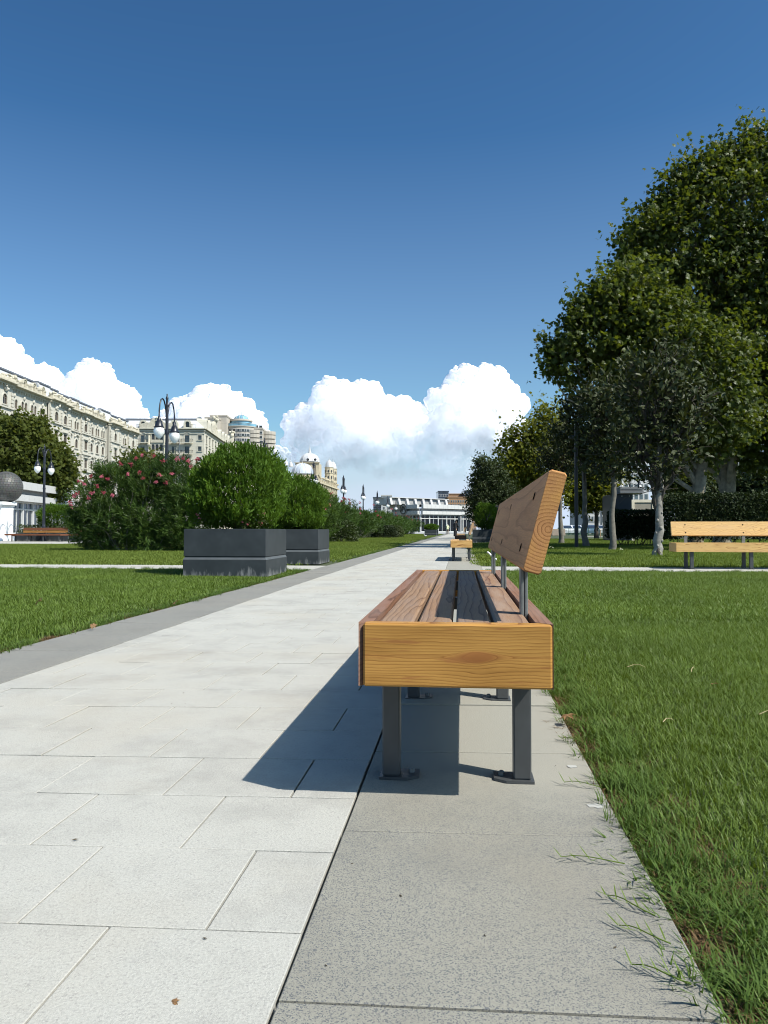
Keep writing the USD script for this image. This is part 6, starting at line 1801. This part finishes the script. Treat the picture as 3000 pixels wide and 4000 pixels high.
def person(label, loc, rz, cloth, lower, hair, lean=0.0, pose="stand", h=1.7, robe=False):
    t = thing("person", label, "person", loc, rz)
    k = h / 1.7; L = math.sin(lean)
    J = {"pel": ((0, 0, .92), .135), "chest": ((0, -L * .35, 1.28), .145), "neck": ((0, -L * .52, 1.45), .06), "head": ((0, -L * .62 - .02, 1.58), .095), "crown": ((0, -L * .62, 1.61), .092), "jaw": ((0, -L * .62 - .04, 1.52), .06),
         "sl": ((.18, -L * .42, 1.38), .06), "sr": ((-.18, -L * .42, 1.38), .06), "el": ((.24, -L * .5 - .05, 1.12), .045), "er": ((-.24, -L * .5 - .05, 1.12), .045), "wl": ((.22, -L * .8 - .22, .98), .032), "wr": ((-.22, -L * .8 - .22, .98), .032), "fl": ((.2, -L * .8 - .31, .96), .03), "fr": ((-.2, -L * .8 - .31, .96), .03),
         "hl": ((.09, 0, .88), .10), "hr": ((-.09, 0, .88), .10), "kl": ((.10, -.04, .48), .065), "kr": ((-.10, .04, .48), .065), "al": ((.10, 0, .08), .045), "ar": ((-.10, .10, .08), .045), "tl": ((.11, -.14, .035), .035), "tr": ((-.11, -.04, .035), .035)}
    J = {a: (tuple(np.array(p) * k), r * k) for a, (p, r) in J.items()}
    body(J, [("neck", "head"), ("head", "crown"), ("head", "jaw"), ("chest", "neck"), ("pel", "chest"), ("sl", "el"), ("el", "wl"), ("wl", "fl"), ("sr", "er"), ("er", "wr"), ("wr", "fr"), ("hl", "kl"), ("kl", "al"), ("al", "tl"), ("hr", "kr"), ("kr", "ar"), ("ar", "tr"), ("pel", "hl"), ("pel", "hr")], "body", M["skin"], t)
    J2 = {a: (p, r + .022 * k) for a, (p, r) in J.items()}
    body(J2, [("pel", "chest"), ("sl", "sr"), ("chest", "sl"), ("chest", "sr"), ("sl", "el"), ("sr", "er"), ("el", "wl"), ("er", "wr"), ("pel", "hl"), ("pel", "hr")], "top", cloth, t)
    J3 = {a: (p, r + .018 * k) for a, (p, r) in J.items()}
    if robe:
        J3["hem"] = ((0, .02, .12 * k), .2 * k); J3["pel2"] = ((0, 0, .9 * k), .165 * k)
        body(J3, [("pel2", "hem")], "robe", lower, t)
    else:
        body(J3, [("hl", "hr"), ("hl", "kl"), ("kl", "al"), ("hr", "kr"), ("kr", "ar")], "trousers", lower, t)
    hd = np.array(J["crown"][0])
    J4 = {"a": (tuple(hd + np.array([0, .015, .01]) * k), .103 * k), "b": (tuple(hd + np.array([0, .05, -.08]) * k), .085 * k)}
    body(J4, [("a", "b")], "hair", hair, t, .02)
    return t


blk = plain("black_cloth", (.010, .010, .012), rough=.9, obj=True)
person("person dressed all in black standing beside the benches far down the path", (at(1779, 2070, 84)[0], 84, 0), 150, blk, blk, blk, .1, h=1.74, robe=True)
lime = plain("pale_yellow_green_cloth", (.50, .52, .34), rough=.9, obj=True); khaki = plain("brown_trousers", (.14, .10, .07), rough=.9, obj=True)
pp_ = (at(1748, 2070, 121)[0], 121, 0)
person("person in pale yellow green top pushing a wheeled walker towards the pavilion", pp_, 180, lime, khaki, plain("grey_hair", (.35, .34, .33), obj=True), .75, h=1.62)
t = thing("walker", "small wheeled walker pushed by the person in pale yellow green", "walker", (pp_[0], 121.55, 0))
for s in (-.26, .26):
    MB().tube([(s, -.2, .08), (s, -.12, .9), (s, -.25, .95)], .016, 6).tube([(s, .28, .08), (s, -.08, .7)], .016, 6).build("frame", M["galv"], t)
    for y in (-.2, .28):
        MB().lathe([(.02, -.02), (.085, -.02), (.085, .02), (.02, .02)], n=12).moved(roty(math.pi / 2), (s, y, .086)).build("wheel", M["iron"], t)
MB().box(-.25, .25, -.1, .2, .50, .54, .01).build("seat", M["iron"], t)
t = thing("pigeon", "small pale bird on the left border of the path, far ahead", "bird", ground(1661, 2098))
J = {"a": ((0, 0, .12), .07), "b": ((.16, 0, .12), .025), "c": ((-.09, 0, .20), .035), "d": ((-.12, 0, .24), .035), "e": ((-.17, 0, .235), .008), "l": ((.0, .025, .06), .012), "m": ((.0, .025, .005), .008), "n": ((.0, -.025, .06), .012), "o": ((.0, -.025, .005), .008)}
body(J, [("a", "b"), ("a", "c"), ("c", "d"), ("d", "e"), ("l", "m"), ("n", "o"), ("a", "l"), ("a", "n")], "body", M["fascia"], t, .015)

# ------------------------------------------------------------------ small things lying about
M["dead_leaf"] = leaf("dead_leaf", [(0, (.20, .11, .05)), (.5, (.30, .19, .09)), (1, (.38, .27, .15))], trans=.2, rough=.6)


def fallen(label, px, py, s, z=.05, rng=vr, tilt=.5, m="dead_leaf"):
    p = ground(px, py, z)
    v, f = leaves(np.array([p]), unit(rng.normal(size=(1, 3)) * [1, 1, .2]), unit(rng.normal(0, tilt, (1, 3)) + [0, -.4, 1]), [s], PLANE_V * [1, 1, 2.2], PLANE_F)
    MB().add(v, f).build("fallen_leaf", M[m], label=label, cat="leaf")


fallen("dry brown fallen leaf lying in the left lawn near the picture edge", 143, 2350, .10, .06)
fallen("dry tan fallen leaf at the border of the left lawn before the planter", 690, 2345, .085, .05)
fallen("small yellow leaf lying where left lawn and granite border meet", 352, 2447, .05, .03)
fallen("tiny dark leaf lying on the front pale tile at the bottom", 672, 3905, .017, .002, tilt=.1)
fallen("brown leaf caught at the edge of the right lawn near the bench leg", 2200, 2790, .06, .035)
fallen("tan leaf lying on the right lawn below the facing bench", 2775, 2670, .035, .04)
M["dropping"] = plain("bird_dropping_white", (.34, .34, .32), rough=.8)
for px, py, s, lab in ((2235, 2995, .016, "white bird dropping on the slab right of the bench leg"), (2325, 3148, .020, "white bird dropping near the lawn edge in front of the bench")):
    p = ground(px, py, .0006); a = np.linspace(0, 2 * np.pi, 14)[:-1]; r = s * (.5 + .5 * vr.random(13))
    MB().prism(Polygon(np.stack([r * np.cos(a) * 1.4, r * np.sin(a)], 1)).buffer(0), .001, None, p).build("bird_dropping", M["dropping"], label=lab, cat="dropping")
M["straw"] = plain("straw", (.38, .31, .17), rough=.8)
for px, py, L_, a, lab in ((2450, 2605, .09, .2, "bent dry stalk in the right lawn's middle"), (2700, 2625, .15, 1.3, "long dry stalk lying flat in the right lawn"), (2965, 2790, .12, .5, "dry stalk at the right edge of the right lawn"), (2590, 2820, .07, .9, "short dry stalk in the right lawn below the flat one")):
    p = ground(px, py, .042); d_ = np.array([math.cos(a), math.sin(a) * .6, .1])
    MB().tube([p, p + d_ * L_ * .35 + [0, .006, .006], p + d_ * L_ * .7 + [0, -.004, .004], p + d_ * L_ * [1, 1, -.2]], [.0015, .0014, .0012, .0007], 5).build("dry_stalk", M["straw"], label=lab, cat="stalk")
for px, py, Y, lab in ((2160, 2157, 24, "white flowering weed in the shaded lawn behind the backrest"), (2420, 2165, 22, "yellow white weed in the lawn left of the knobbly magnolia"), (2575, 2180, 19, "weed with pale flowers at the foot of the knobbly magnolia")):
    p = ground(px, py); t = thing("weed", lab, "plant", p)
    n = 26; MB().add(*leaves(vr.normal(0, .05, (n, 3)) * [1, 1, .2] + [0, 0, .03], unit(vr.normal(size=(n, 3)) + [0, 0, .7]), unit(vr.normal(size=(n, 3))), .13 * np.ones(n), *LANCE)).build("leaves", M["grass"], t)
    for _ in range(3):
        q_ = vr.normal(0, .06, 3) * [1, 1, .3] + [0, 0, .15]
        MB().add(*leaves(np.repeat(q_[None], 8, 0), unit(vr.normal(size=(8, 3)) + [0, 0, .4]), unit(vr.normal(size=(8, 3))), .03 * np.ones(8), *SMALL)).build("flower", M["petal_white"], t)

b = MB(); g_ = np.random.default_rng(77)
for _ in range(50):
    y = 1.0 + 9 * g_.random() ** 1.6; x = g_.uniform(XL if g_.random() < .7 else XJ, XR - .02)
    if not fov(np.array([x]), np.array([y]), 0)[0]:
        continue
    s_ = g_.uniform(.001, .003); a_ = g_.uniform(0, 3); q_ = np.array([math.cos(a_), math.sin(a_), 0]) * s_ * g_.uniform(1, 3); r_ = np.array([-q_[1], q_[0], 0]) * .4
    p = np.array([x, y, .003]); u_ = np.array([0, 0, s_ * .8])
    b.add([p - q_, p + r_, p + q_, p - r_, p + u_], [(0, 3, 4), (3, 2, 4), (2, 1, 4), (1, 0, 4)])
b.build("grit", M["soil"], label="small dark crumbs of soil and leaf scattered on the paving", cat="grit", kind="stuff")
